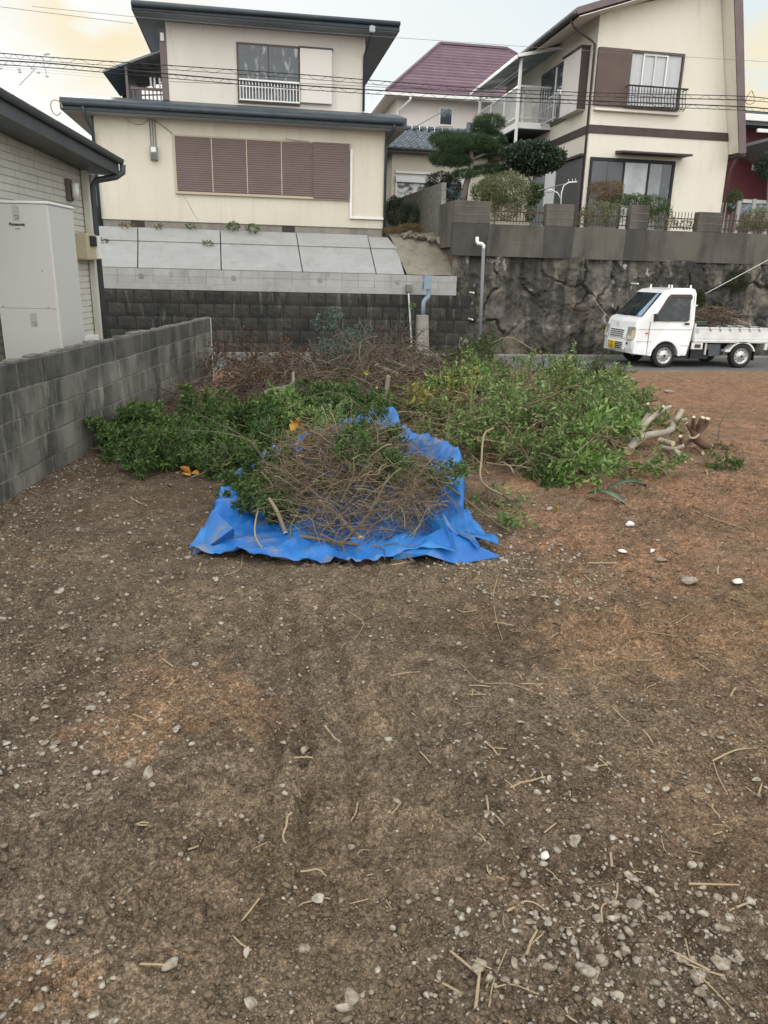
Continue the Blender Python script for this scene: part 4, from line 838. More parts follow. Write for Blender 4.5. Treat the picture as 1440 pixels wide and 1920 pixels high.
tb(b, 'blue_strip', M('sky_blue_tint', (.20, .33, .48), (.30, .40, .50), 20, rough=.15), ws)  # upright pale blue strip on the near side of the windscreen
b = MB()
for y in (.25, .75): b.bar((.20, y, 1.165), (.25, y+.42, 1.20), .015, .012)
tb(b, 'wiper', m_black, ws)
# side door glass, door gap, handle
def side(pts, y0_, y1_): b = MB(); b.prism([(x, z) for x, z in pts], 'y', y0_, y1_); return b
gp = [(.46, 1.035), (.50, 1.15), (.77, 1.56), (.83, 1.605), (1.29, 1.612), (1.33, 1.575), (1.32, 1.07), (1.28, 1.04)]
def sidepane(pts, name, mat, off, parent=t):
    b = MB(); vs = [(x, -off, z) for x, z in pts]; b.add(vs+[(x, .03, z) for x, z in pts], [tuple(range(len(pts)))]+[(i, len(pts)+i, len(pts)+(i+1) % len(pts), (i+1) % len(pts)) for i in range(len(pts))])
    return tb(b, name, mat, parent)
dp = [(.37, .34), (.385, 1.03), (.45, 1.17), (.73, 1.61), (.82, 1.675), (1.34, 1.68), (1.385, 1.64), (1.40, 1.1), (1.39, .60), (1.33, .31), (1.20, .31), (1.17, .42), (1.10, .55), (.98, .63), (.82, .66), (.64, .63), (.52, .55), (.45, .42), (.44, .34)]
door = sidepane(dp, 'door', m_truck, .008)
sidepane(gp, 'side_window', M('side_glass_dark', (.014, .02, .022), (.05, .06, .06), 4, lo=.5, hi=.7, rough=.08, spec=.4), .0125)
vz = [(.50, 1.16), (.76, 1.57), (.83, 1.625), (1.32, 1.632), (1.355, 1.59), (1.35, 1.52), (1.31, 1.55), (1.28, 1.565), (.85, 1.56), (.79, 1.51), (.53, 1.13)]
sidepane(vz, 'rain_visor', m_brown, .03)
tb(B(1.22, 1.33, -.022, -.006, .965, 1.01), 'door_handle', m_black, bevel=.006)
b = MB()
for p0, p1 in (((.10, .855), (1.44, .865)), ((.06, .585), (.44, .585)), ((1.17, .50), (1.41, .50))): b.bar((p0[0], -.0085, p0[1]), (p1[0], -.0085, p1[1]), .004, .007)
b.bar((.365, -.0005, .30), (.38, -.0005, 1.04), .006, .008).bar((1.408, -.0005, .40), (1.415, -.0005, 1.6), .006, .008)
tb(b, 'panel_gap', M('gap_grey', (.18, .18, .18)))
b = MB(); ra = ar+.055
for k in range(14):
    a0, a1 = math.pi*k/14, math.pi*(k+1)/14
    b.add([(wx+r_*math.cos(a), y, .27+r_*math.sin(a)) for a in (a0, a1) for r_, y in ((ar-.002, -.018), (ra, -.018), (ra+.012, -.006), (ar-.002, .03))], [(0, 1, 5, 4), (1, 2, 6, 5), (3, 0, 4, 7)])
tb(b, 'arch_lip', m_truck)
tb(MB().box(.30, .33, 1.5, 1.62, 1.08, 1.30), 'mirror', m_black, bevel=.015)
tb(MB().box(.44, .50, -.10, -.012, 1.04, 1.20).box(.46, .52, -.012, -.0095, 1.06, 1.12), 'mirror', m_black, bevel=.015)
# face: lamps, grilles, bumper, plate, emblem
def fx(z): return .0+max(0, z-.62)*.13
def faceq(name, mat, y0_, y1_, z0_, z1_, off, parent=t, bevel=0, dx=.0):
    b = MB(); d = .02
    yy = [y0_, y1_]; vs = []
    def nx(y, z): 
        e = max(0, .16-y, y-1.315)/.16; return fx(z)+.045*e*e-off+dx
    vs = [(nx(y, z), y, z) for z in (z0_, z1_) for y in yy]+[(nx(y, z)+.05, y, z) for z in (z0_, z1_) for y in yy]
    b.add(vs, [(0, 2, 3, 1), (4, 5, 7, 6), (0, 1, 5, 4), (2, 6, 7, 3), (0, 4, 6, 2), (1, 3, 7, 5)]); return tb(b, name, mat, parent, bevel=bevel)
m_lens = M('headlamp_lens', (.42, .43, .40), (.16, .16, .15), 5, rough=.08, spec=.7, coat=.6)
for ya, yb in ((.02, .27), (1.205, 1.455)):
    hb = faceq('headlight', m_lens, ya, yb, .60, .90, .035, bevel=.012)
    faceq('turn_lens', M('amber_lens', (.55, .45, .14), rough=.15), ya+.015 if ya < .5 else yb-.060, ya+.060 if ya < .5 else yb-.015, .65, .82, .039, hb)
    faceq('lamp_reflector', M('bright_reflector', (.8, .8, .78), rough=.15, metal=.4), ya+.03, yb-.05, .62, .70, .038, hb)
tb(B(.28, .35, -.022, -.002, .76, .79), 'side_marker', M('orange_marker', (.60, .12, .03), rough=.2), bevel=.008)
g = faceq('grille', m_truck, .36, 1.115, .63, .84, .028, bevel=.01)
for z in (.655, .70, .745, .79): faceq('grille_slot', m_black, .42, 1.055, z, z+.020, .030, g)
g = faceq('bumper_grille', m_truck, .33, 1.145, .37, .56, .034, bevel=.01)
for z in (.39, .43, .47, .51):
    for k in range(8): faceq('grille_slot', m_black, .40+k*.09, .465+k*.09, z, z+.022, .036, g)
faceq('bumper', m_truck, -.01, 1.485, .30, .60, .022, bevel=.02)
pl = faceq('number_plate', m_yellow, .70, 1.03, .375, .54, .046, bevel=.003)
def ftext(s, size, y, z, mat, par, off=.052, name='plate_characters', bold=.0015):
    p = tv(fx(z)-off, y, z); return text(name, s, size, mat, par, p, (math.pi/2, 0, -math.pi/2), bold=bold, align='CENTER')
ftext('480', .048, .865, .485, m_ink, pl); ftext('・・55 51'.replace('・・', ''), .085, .865, .395, m_ink, pl)
ftext('S', .10, .735, .90, m_alu, t, off=.045, name='maker_emblem', bold=.006)
faceq('tow_hook_cover', m_black, .215, .24, .50, .545, .030)
# roof rack stubs
for y in (.16, 1.30):
    for x in (.93, 1.40): tb(MB().bar((x, y, 1.73), (x, y, 1.83), .03, .03), 'rack_foot', m_white)
# bed
bx0, bx1 = 1.50, 3.42
tb(MB().box(bx0, bx1, .02, 1.455, .60, .64).box(bx0, bx0+.03, .02, 1.455, .64, 1.0), 'bed_floor', m_truckgrime)
for y in (-.005, 1.45):
    g = MB(); g.box(bx0+.01, bx1, y, y+.03, .575, .91).box(bx0+.01, bx1, y-.012, y+.002, .885, .925).box(bx0+.01, bx1, y-.010, y+.002, .60, .625)
    g.box(bx0+.01, bx1, y-.008, y, .665, .675); sg = tb(g, 'side_gate', m_truckgrime, bevel=.004)
tb(B(bx1, bx1+.03, -.005, 1.48, .575, .92), 'tail_gate', m_truckgrime, bevel=.004)
b = MB()
for k in range(7): x = bx0+.35+k*.25; b.tube([(x, -.02, .90), (x+.02, -.028, .86), (x+.05, -.022, .84)], .008, 5).tube([(x-.02, -.02, .925), (x+.02, -.02, .93)], .008, 5)
b.tube([(bx0+.3, -.02, .94), (bx1, -.02, .935)], .006, 5); tb(b, 'rope_hook', m_black)
tb(B(bx0+.04, bx0+.09, -.03, -.012, .80, .90), 'gate_latch', m_alu)
# under the bed
b = MB(); b.box(bx0-.02, bx0+.26, .01, .05, .42, .575); tb(b, 'fuel_flap_panel', m_truckgrime, bevel=.008)
tb(B(bx0+.05, bx0+.20, .0, .012, .455, .535), 'flap_recess', m_brown)
tb(MB().box(1.42, 3.38, .35, 1.12, .34, .55).box(1.2, 1.5, .05, 1.4, .22, .42).box(1.45, 1.95, .05, .9, .20, .42), 'chassis', m_black)
tb(B(bx0+.40, bx0+.74, .05, .35, .26, .54), 'battery_box', M('dark_grey_box', (.07, .08, .09), rough=.6), bevel=.01)
tb(B(bx0+.33, bx0+.37, .02, .06, .30, .56), 'stay', m_alu)
rx = 2.77
b = MB()
for k in range(10):
    a0, a1 = math.pi*(.12+.76*k/10), math.pi*(.12+.76*(k+1)/10)
    b.add([(rx+r_*math.cos(a), y, .27+r_*math.sin(a)*.92) for a in (a0, a1) for r_, y in ((.33, -.005), (.365, -.005), (.365, .22), (.33, .22))], [(0, 1, 5, 4), (1, 2, 6, 5), (2, 3, 7, 6), (3, 0, 4, 7)])
b.box(rx-.42, rx-.30, -.002, .2, .37, .42); tb(b, 'rear_mudguard', m_truckgrime)
tb(MB().box(rx+.34, rx+.355, .02, .2, .17, .5), 'mud_flap', m_rubber); tb(MB().box(3.35, 3.42, .0, .06, .42, .57), 'rear_bracket', m_truckgrime)
def lathe(b_, prof, cx, cy, cz, k=28, sgn=-1):
    n_ = len(prof); vs = [(cx+r_*math.cos(2*math.pi*i/k), cy+sgn*d, cz+r_*math.sin(2*math.pi*i/k)) for i in range(k) for d, r_ in prof]
    b_.add(vs, [(i*n_+j, i*n_+j+1, ((i+1) % k)*n_+j+1, ((i+1) % k)*n_+j) for i in range(k) for j in range(n_-1)])
for x in (wx, rx):
    for y, sg in ((.01, -1), (1.465, 1)):
        wh = MB(); o = 0
        lathe(wh, [(0, .17), (.0, .185), (.012, .20), (.012, .255), (-.01, .270), (-.13, .272), (-.15, .25), (-.15, .17)], x, y+.02*-sg*-1, wr-.002, 32, sg)
        w = tb(wh, 'wheel', m_rubber, smooth=True)
        rm = MB(); lathe(rm, [(-.005, .186), (.008, .180), (-.02, .165), (-.035, .15), (-.03, .11), (-.012, .085), (-.012, .06), (.01, .055), (.012, .03), (.012, .0)], x, y+.02*sg*1*(1), wr-.002, 32, sg)
        r_ = tb(rm, 'rim', m_rim, w, smooth=True)
        hl = MB()
        for k in range(10): a = 2*math.pi*k/10; hl.tube([(x+.13*math.cos(a), y+sg*(-.01), wr+.13*math.sin(a)), (x+.13*math.cos(a), y+sg*.0-sg*.006, wr+.13*math.sin(a))], .014, 8)
        hl.tube([(x, y+sg*.02, wr), (x, y+sg*.038, wr)], .03, 10); tb(hl, 'wheel_hole', m_black, w)
# seats and interior hint are behind dark glass

# ================================================================ POLES, PIPES, CABLES
t = thing('drain_pipe_post', 'tall grey drain pipe with white bent top, left of the boulder wall', 'pipe', (5.58, 18.2, -.28))
MB().tube([(5.60, 18.2, -.28), (5.545, 18.2, 2.27)], .042, 12).build('pipe', m_pipe, t, smooth=True)
MB().tube([(5.545, 18.2, 2.24), (5.545, 18.2, 2.33), (5.50, 18.2, 2.37), (5.42, 18.25, 2.38), (5.40, 18.28, 2.42), (5.40, 18.3, 2.52)], .042, 10).build('elbow', m_white, t, smooth=True)
for z in (.15, .72): MB().tube([(5.59-.02*z, 18.2, z), (5.59-.02*z, 18.2, z+.04)], .052, 12).build('pipe_clip', m_pipe, t)
t = thing('concrete_post', 'short square concrete post with a kinked blue grey pipe on top', 'post', (4.12, 18.12, -.28))
MB().prism([(3.98, -.3), (4.28, -.3), (4.22, .71), (3.96, .71)], 'y', 18.0, 18.22).build('post', m_fdn, t, bevel=.015)
MB().tube([(4.11, 18.12, .70), (4.11, 18.12, .98), (4.13, 18.12, 1.05), (4.22, 18.14, 1.13), (4.24, 18.14, 1.20), (4.20, 18.14, 1.6)], .052, 12).build('kinked_pipe', m_bluepipe, t, smooth=True)
MB().box(4.10, 4.28, 18.06, 18.22, 1.30, 1.62).tube([(4.02, 18.12, 1.2), (4.06, 18.12, 1.45), (4.12, 18.12, 1.52)], .02).build('pipe_bracket', m_bluepipe, t, bevel=.02)
t = thing('thin_conduit', 'thin pale conduit with junction box on the black wall beside the post', 'conduit', (3.92, 18.3, -.2))
MB().tube([(3.80, 18.42, 1.20), (3.81, 18.38, 1.0), (3.90, 18.3, -.02), (3.86, 18.28, -.06), (3.76, 18.28, -.10), (3.74, 18.28, -.26)], .022, 8).build('pipe', M('pale_green_pipe', (.42, .46, .43), rough=.6), t, smooth=True)
MB().box(3.74, 3.88, 18.40, 18.53, 1.22, 1.40).build('junction_box', M('rusty_grey_box', (.20, .19, .17), (.14, .12, .10), 9, rough=.9), t, bevel=.02)
def cable(name, label, pts, r, sag=.0, spiral=0, mat=m_black, group=None):
    t = thing(name, label, 'cable', pts[0], group=group); Pp = []
    pts = [Vector(p) for p in pts]
    for a, c in zip(pts[:-1], pts[1:]):
        for k in range(20): Pp.append(a.lerp(c, k/20))
    Pp.append(pts[-1])
    # smooth the joints into a gentle sag
    for _ in range(12): Pp = [Pp[0]]+[(Pp[i-1]+Pp[i]*2+Pp[i+1])/4 for i in range(1, len(Pp)-1)]+[Pp[-1]]
    MB().tube(Pp, r, 6).build('wire', mat, t, smooth=True)
    if spiral:
        q = []; L_ = (Pp[-1]-Pp[0]).length; n_ = int(L_/.05)
        for i in range(n_+1):
            s = i/n_*(len(Pp)-1); j = min(int(s), len(Pp)-2); p = Pp[j].lerp(Pp[j+1], s-j); a = i*.05/.36*2*math.pi
            q.append(p+Vector((0, .035*math.sin(a), -.04+.038*math.cos(a))))
        MB().tube([p+Vector((0, 0, -.07)) for p in Pp], r*.6, 6).build('messenger_wire', mat, t, smooth=True)
        MB().tube(q, .0032, 4).build('lashing_spiral', mat, t)
    return t
YC = 16.6
def cp(*px): return [P(x, y, YC) for x, y in px]
cable('overhead_cable', 'black lashed overhead cable, upper of the two thick ones', cp((-90, 92), (100, 108), (560, 139), (860, 164), (1110, 174), (1400, 180), (1540, 196)), .008, spiral=1, group='overhead cables along the road')
cable('overhead_cable', 'thick black lashed overhead cable just below the upper one, level with the balcony', cp((-90, 108), (100, 119), (330, 140), (560, 160), (860, 179), (1110, 189), (1400, 200), (1540, 214)), .011, spiral=1, group='overhead cables along the road')
cable('overhead_wire', 'faint thin wire high above, crossing under the top roof edge', cp((60, 12), (245, 31), (560, 58), (750, 71), (1110, 96), (1540, 122)), .0035, mat=m_pipe, group='overhead cables along the road')
cable('overhead_wire', 'thin grey wire running between the two thick lashed cables on the right', cp((560, 156), (860, 170), (1110, 181), (1400, 188), (1540, 200)), .0045, group='overhead cables along the road')
cable('overhead_wire', 'second faint wire at the upper left, ending behind the upper roof', [P(-60, 5, 40), P(90, 24, 40), P(250, 44, 40)], .012, mat=M('faint_wire_grey', (.30, .29, .27)))
cable('overhead_wire', 'low thin wire under the thick cables at the left, with a small hook', cp((318, 153), (448, 158)), .004)
cable('service_wire', 'thin service wire slanting over the white house wall down to the tile roof', [P(735, 262, 26), P(865, 190, 30), P(985, 178, 36)], .014, mat=m_pipe)
t = thing('utility_pole_top', 'distant pole crossarm with small insulators on faint lines against the bright sky, upper left', 'utility pole', P(85, 130, 60))
b = MB(); b.tube([P(36, 160, 60), P(68, 127, 60)], .03).tube([P(80, 108, 60), P(88, 143, 60)], .03)
for x, y in ((85, 102), (90, 101), (88, 143), (72, 136), (60, 128), (36, 130), (37, 135), (10, 121), (1, 128)): p = P(x, y, 60); b.tube([p-Vector((.1, 0, 0)), p+Vector((.1, 0, 0))], .06, 6)
for y0_, y1_ in ((120, 137), (129, 146), (125, 141)): b.tube([P(-40, y0_-4, 60), P(200, y1_, 60)], .012, 4)
b.build('crossarm', M('hazy_grey', (.45, .45, .44)), t)
for nm, lb, (x, y), s in (('cable_loop', 'small curled cable loop in the sky left of the lower roof tip', (106, 202), .10), ('cable_loop', 'small curled cable loop at the outer edge of the steep roof', (1408, 183), .10)):
    c = P(x, y, YC); MB().tube([c+Vector((s*math.cos(a), .05*math.sin(a*2), s*1.3*math.sin(a))) for a in [i*.4 for i in range(15)]], .009, 5).build(nm, M('ochre_cable', (.32, .24, .12)), loc=c, label=lb, cat='cable')
cable('guy_wire', 'white sleeved guy wire slanting up to the right edge above the truck bed', [P(1322, 551, 18.0), P(1480, 466, 16.6)], .009, mat=m_white)
# laundry stand
t = thing('laundry_stand', 'white curved laundry pole stand behind the second fence pillar', 'laundry stand', P(1056, 385, 19.6))
def Q(x, y): return P(x, y, 19.6)
MB().tube([Q(1051, 390), Q(1053, 360), Q(1057, 348), Q(1066, 342), Q(1082, 341)], .015, 8).tube([Q(1051, 372), Q(1046, 362), Q(1036, 357), Q(1025, 355)], .013, 8).build('stand', m_white, t, smooth=True)
b = MB()
for x, y in ((1066, 340), (1073, 339), (1079, 339), (1027, 353), (1034, 355)): b.tube([Q(x, y), Q(x, y-4)], .008, 5)
b.build('peg_hook', m_white, t); MB().tube([Q(1008, 358), Q(1066, 343)], .012, 6).build('pole', m_pipe, t)
MB().tube([Q(1020, 362), Q(1047, 358)], .010, 6).build('pole', m_pipe, t)
# ================================================================ LEAVES, TWIGS, PLANTS
def unit(v): return v/np.maximum(np.linalg.norm(v, axis=-1, keepdims=True), 1e-9)
def leaves(pos, dirs, length, width, fold=.25, rng=RNG, curl=.15):
    n = len(pos); d = unit(dirs); a = unit(np.cross(d, rng.normal(size=(n, 3)))); nn = np.cross(a, d)
    l = length*rng.uniform(.7, 1.2, (n, 1)); w = width*rng.uniform(.7, 1.2, (n, 1))
    def pt(t, s, h): return pos+d*l*t+a*w*.5*s+nn*(w*fold*h-l*curl*t*t)
    V = np.stack([pt(0, 0, 0), pt(.35, 1, 1), pt(.75, .75, .8), pt(1, 0, 0), pt(.75, -.75, .8), pt(.35, -1, 1)], 1).reshape(-1, 3)
    i = np.arange(n)[:, None]*6; Fq = np.concatenate([i+np.array([[0, 1, 2, 3]]), i+np.array([[0, 3, 4, 5]])]); return V, Fq
def tubes(paths, radii, k=4):
    Vs, Fs, b = [], [], 0
    for p, r in zip(paths, radii):
        p = np.asarray(p); n = len(p); d = unit(np.gradient(p, axis=0)); ref = np.array([0, 0, 1.]) if abs(d[0][2]) < .9 else np.array([1., 0, 0])
        u = unit(np.cross(d, ref)); w = np.cross(d, u); a = np.arange(k)*2*np.pi/k; rr = np.asarray(r) if np.ndim(r) else np.linspace(r, r*.45, n)
        V = p[:, None]+(u[:, None]*np.cos(a)[None, :, None]+w[:, None]*np.sin(a)[None, :, None])*rr[:, None, None]
        Vs.append(V.reshape(-1, 3)); i = np.arange(n-1)[:, None]*k; j = np.arange(k)[None]; jn = (j+1) % k
        Fs.append(np.stack([(i+j), (i+jn), (i+k+jn), (i+k+j)], -1).reshape(-1, 4)+b); b += n*k
        Fs.append(np.array([[ (n-1)*k+q for q in range(4)]])+b-n*k if k == 4 else np.zeros((0, 4), int))
    return np.concatenate(Vs), np.concatenate(Fs)
def wander(p0, d0, L_, n=7, bend=.25, grav=0., rng=RNG):
    p = [np.array(p0, float)]; d = unit(np.array(d0, float))
    for i in range(n-1): d = unit(d+rng.normal(size=3)*bend+np.array([0, 0, -grav])); p.append(p[-1]+d*L_/(n-1))
    return np.array(p)
def make_branch(name, leafmat, barkmat, L_=1.3, nside=16, sidel=.45, nleaf=9, ll=.07, lw=.022, r0=.012, seed=1, flat=.5, whorl=False, sub=True, tipf=.3):
    rg = np.random.default_rng(seed); main = wander((0, 0, 0), (1, 0, .15), L_, 9, .10, .02, rg); paths = [main]; rad = [r0]
    LP_, LD_ = [], []
    def put(path, n, start=.25):
        m = len(path)
        for s in np.linspace(start, 1, n):
            x = s*(m-1); i = min(int(x), m-2); p = path[i]+(path[i+1]-path[i])*(x-i); d = unit(path[i+1]-path[i])
            for _ in range(2):
                v = unit(d*(.55 if s < 1 else 1.2)+rg.normal(size=3)*.75); LP_.append(p); LD_.append(v)
        if whorl:
            for _ in range(9): LP_.append(path[-1]); LD_.append(unit(path[-1]-path[-2])*.5+rg.normal(size=3)*.7)
    for k in range(nside):
        s = .15+.85*(k+.5)/nside; x = s*8; i = min(int(x), 7); p = main[i]+(main[i+1]-main[i])*(x-i); d = unit(main[i+1]-main[i])
        a = rg.uniform(0, 6.28); v = unit(d*.9+np.array([0, math.cos(a), math.sin(a)*flat])*1.0); l = sidel*(1.15-s*.6)*rg.uniform(.6, 1.2)
        q = wander(p, v, l, 6, .14, .03, rg); paths.append(q); rad.append(r0*.4); put(q, nleaf, .2)
        if sub:
            for _ in range(3):
                j = rg.integers(1, 5); q2 = wander(q[j], unit(q[j+1]-q[j])+rg.normal(size=3)*.6, l*.45, 4, .15, .02, rg); paths.append(q2); rad.append(r0*.25); put(q2, max(2, nleaf//2), .3)
    V, Fq = tubes(paths, rad); sm = npmesh('stem', V, Fq, barkmat)
    fm = None
    if nleaf:
        V, Fq = leaves(np.array(LP_), np.array(LD_), ll, lw, rng=rg); fm = npmesh('foliage', V, Fq, leafmat)
    return name, sm, fm
def place_branch(br, loc, rot, sc, label, group, cat='branch', name=None):
    o = bpy.data.objects.new(name or br[0], None); COL.objects.link(o); o.empty_display_size = .1; o.location = loc; o.rotation_euler = rot; o.scale = (sc,)*3
    tag(o, label, cat, group)
    for me, nm in ((br[1], 'stem'), (br[2], 'foliage')):
        if me: c = bpy.data.objects.new(nm, me); COL.objects.link(c); c.parent = o
    return o
A_ = [make_branch('leafy_branch', l_dark, m_twigd, 1.0, 17, .36, 6, .085, .021, .012, 10+i, whorl=True) for i in range(3)]
B_ = [make_branch('leafy_branch', l_mid, m_twig, 1.15, 16, .42, 6, .062, .024, .012, 20+i) for i in range(3)]
B2 = [make_branch('leafy_branch', l_bright, m_twig, .8, 12, .32, 7, .075, .030, .009, 25+i) for i in range(2)]
Y_ = [make_branch('leafy_branch', l_yel, m_twig, .8, 10, .30, 4, .07, .032, .008, 30+i) for i in range(2)]
E_ = [make_branch('leafy_branch', l_blue, m_twigd, .7, 12, .30, 8, .040, .024, .008, 35+i) for i in range(2)]
K_ = [make_branch('leafy_branch', l_box, m_twigd, .8, 18, .30, 9, .030, .014, .008, 38+i, whorl=True) for i in range(2)]
D_ = [make_branch('dead_branch', l_dead, m_twigd, 1.0, 14, .45, 2, .045, .022, .011, 40+i) for i in range(2)]
N_ = [make_branch('bare_branch', None, m_twig, 1.3, 13, .5, 0, r0=.012, seed=50+i) for i in range(3)]
N2 = [make_branch('bare_branch', None, m_twigd, 1.1, 15, .5, 0, r0=.010, seed=60+i) for i in range(2)]
def heap(brs, n, poly, hfn, label, group, sc=(.8, 1.1), tilt=.5, seed=1, zoff=0., yawc=None):
    rg = random.Random(seed); xs_ = [p[0] for p in poly]; ys_ = [p[1] for p in poly]; k = 0
    def inside(x, y):
        c = False; j = len(poly)-1
        for i in range(len(poly)):
            if (poly[i][1] > y) != (poly[j][1] > y) and x < (poly[j][0]-poly[i][0])*(y-poly[i][1])/(poly[j][1]-poly[i][1])+poly[i][0]: c = not c
            j = i
        return c
    while k < n:
        x, y = rg.uniform(min(xs_), max(xs_)), rg.uniform(min(ys_), max(ys_))
        if not inside(x, y): continue
        s = rg.uniform(*sc); yaw = rg.uniform(0, 6.28) if yawc is None else yawc+rg.gauss(0, .6); h = hfn(x, y)
        z = zoff+h*rg.uniform(.15, 1.0)**.7; br = brs[rg.randrange(len(brs))]; pitch = rg.gauss(.05, .16*tilt*2)
        # lay the middle of the branch over x, y
        hl = .5*s; ox, oy = x-math.cos(yaw)*hl, y-math.sin(yaw)*hl
        place_branch(br, (ox, oy, max(.02, z-math.sin(-pitch)*hl*0)), (rg.uniform(0, 6.28), pitch, yaw), s, label, group); k += 1
def dome(cx, cy, rx, ry, h): return lambda x, y: h*max(.12, 1-((x-cx)/rx)**2-((y-cy)/ry)**2)**.5
# left green heap
heap(A_, 74, [(-1.35, 7.15), (-.95, 6.3), (-.3, 5.95), (.35, 6.1), (.75, 7.3), (.5, 8.2), (-.5, 8.3), (-1.25, 8.1)], dome(-.35, 7.05, 1.5, 1.45, .17), 'dark green leafy branch in the low heap beside the block wall', 'branches of the left green heap', (.50, .75), .5, 3)
heap(B2, 6, [(.2, 6.5), (.7, 7), (.6, 7.6), (.1, 7.4)], dome(.3, 7, .8, .8, .45), 'bright green leafy branch between the left heap and the blue sheet', 'bright branches beside the sheet', (.5, .7), .5, 4)
# dead twigs behind it, near the wall end
heap(D_, 22, [(-.6, 9.2), (.9, 9.4), (.7, 12.0), (-.35, 12.1)], dome(.1, 10.6, 1.2, 2, .28), 'withered brown branch with curled dead leaves near the end of the block wall', 'withered branches by the wall end', (.8, 1.15), 1.1, 5)
heap(N2, 9, [(-1.0, 8.2), (.8, 8.3), (.9, 9.6), (-.8, 9.4)], dome(0, 8.9, 1.3, 1, .30), 'bare dark twiggy branch behind the left green heap', 'bare branches behind the left heap', (.7, 1.1), .9, 6)
# back heap
heap(N2, 30, [(.6, 9.4), (3.0, 9.2), (3.1, 11.4), (1.2, 11.8)], dome(2.0, 10.4, 1.7, 1.7, .58), 'bare brown branch in the big tangle at the back of the plot', 'bare branches of the back tangle', (.8, 1.2), .7, 7)
heap(N_, 12, [(.7, 8.4), (2.3, 8.4), (2.3, 9.8), (.9, 9.8)], dome(1.5, 9, 1.2, 1.1, .35), 'pale bare branch lying behind the top corner of the blue sheet', 'pale bare branches behind the sheet', (.6, .95), .6, 8)
heap(E_, 12, [(1.1, 11.0), (1.9, 11.0), (1.9, 11.9), (1.1, 11.9)], lambda x, y: .70, 'blue-green sprig standing up at the back of the tangle before the black wall', 'blue-green sprigs at the back', (.6, .9), 1.2, 9, zoff=.08)
heap(K_, 26, [(2.5, 10.4), (3.6, 10.3), (3.9, 11.8), (2.9, 12.3)], dome(3.1, 11.3, 1.1, 1.3, .60), 'dark small-leaved cut shrub branch at the foot of the concrete post', 'dark shrub branches at the back', (.7, 1.05), 1.0, 10)
heap(A_, 8, [(.6, 8.0), (1.6, 7.9), (1.7, 8.9), (.8, 9.0)], dome(1.2, 8.4, .8, .8, .36), 'dark leafy branch between the tangle and the top of the blue sheet', 'dark branches above the sheet', (.45, .65), .5, 11)
heap(B_, 9, [(1.9, 9.2), (3.0, 9.0), (3.4, 10.4), (2.2, 10.6)], dome(2.6, 9.8, 1, 1, .22), 'green leafy branch between the back tangle and the right heap', 'green branches in the middle', (.6, .9), .6, 12)
# right heap
RP = [(2.1, 6.5), (2.25, 5.75), (3.0, 5.85), (3.6, 6.5), (4.2, 7.4), (4.6, 8.3), (4.8, 9.3), (3.6, 10.0), (2.4, 9.6), (2.0, 8)]
heap(B_, 66, RP, dome(3.4, 8.0, 1.8, 2.4, .47), 'mid green leafy cut branch in the large heap right of the blue sheet', 'branches of the right green heap', (.6, .95), .6, 13)
heap(B_, 18, [(1.7, 6.3), (2.3, 5.6), (2.5, 8.5), (1.95, 8.8)], dome(2.1, 7.2, .6, 1.9, .30), 'green leafy branch in the strip between the blue sheet and the right heap', 'green branches beside the right flank of the sheet', (.5, .8), .5, 18)
heap(A_, 16, [(-.3, 8.0), (1.0, 8.0), (1.5, 9.8), (.2, 9.8)], dome(.6, 8.9, 1, 1.1, .26), 'dark leafy branch in the brown tangle behind the left heap', 'leafy branches in the brown tangle', (.5, .8), .6, 19)
heap(B2, 16, RP, dome(3.6, 8.2, 1.7, 2.2, .54), 'fresh bright green leafy branch on top of the right heap', 'bright branches on the right heap', (.6, .9), .6, 14)
heap(K_, 12, [(3.8, 8.3), (5.0, 9.0), (5.4, 10.2), (4.0, 10.2)], dome(4.5, 9.3, 1.1, 1.2, .55), 'dark twiggy shrub branch at the far end of the right heap, toward the truck', 'dark branches toward the truck', (.7, 1.0), .9, 15)
heap(N_, 14, RP, dome(3.2, 7.6, 1.8, 2.4, .48), 'bare pale branch sticking out of the right green heap', 'bare branches in the right heap', (.6, 1.0), .7, 16)
heap(Y_, 9, [(1.9, 7.6), (2.7, 7.6), (2.7, 9.2), (1.9, 9.2)], dome(2.2, 8.4, .8, 1.1, .52), 'yellowing leafy branch behind the right corner of the blue sheet', 'yellowing branches', (.6, .9), .6, 17)
for i, (x, y, z, yaw, s, br) in enumerate(((1.75, 5.45, .10, -1.75, .75, B_[1]), (2.35, 5.75, .22, -.9, .75, B2[0]), (2.6, 6.1, .18, -.35, .9, B_[0]), (2.3, 6.0, .15, -1.4, .6, A_[1]))):
    place_branch(br, (x, y, z), (i*1.3, .13, yaw), s, ['leafy branch with drooping tip reaching toward the right corner of the blue sheet', 'bright leafy branch spilling forward at the front of the right heap', 'long leafy branch with pale leaf backs pointing right along the ground', 'dark leafy branch low at the front edge of the right heap'][i], None)
for x, y, yaw, s, br, lb in ((G(1395, 848).x, G(1395, 848).y, 2.6, .28, K_[0], 'small green sprig lying alone near the reddish stump'), (G(1300, 872).x, G(1300, 872).y, -.75, .36, A_[2], 'small dark green leafy sprig lying on the bare red soil at the right'), (5.8, 12.4, 3.0, .8, B2[1], 'leafy green branch on the ground by the front wheel of the truck'), (5.2, 11.8, .4, .7, K_[1], 'dark branch on the ground in front of the truck nose')):
    place_branch(br, (x, y, lot_h(np.array(x), np.array(y)).item()+.03), (1, .05, yaw), s, lb, None)

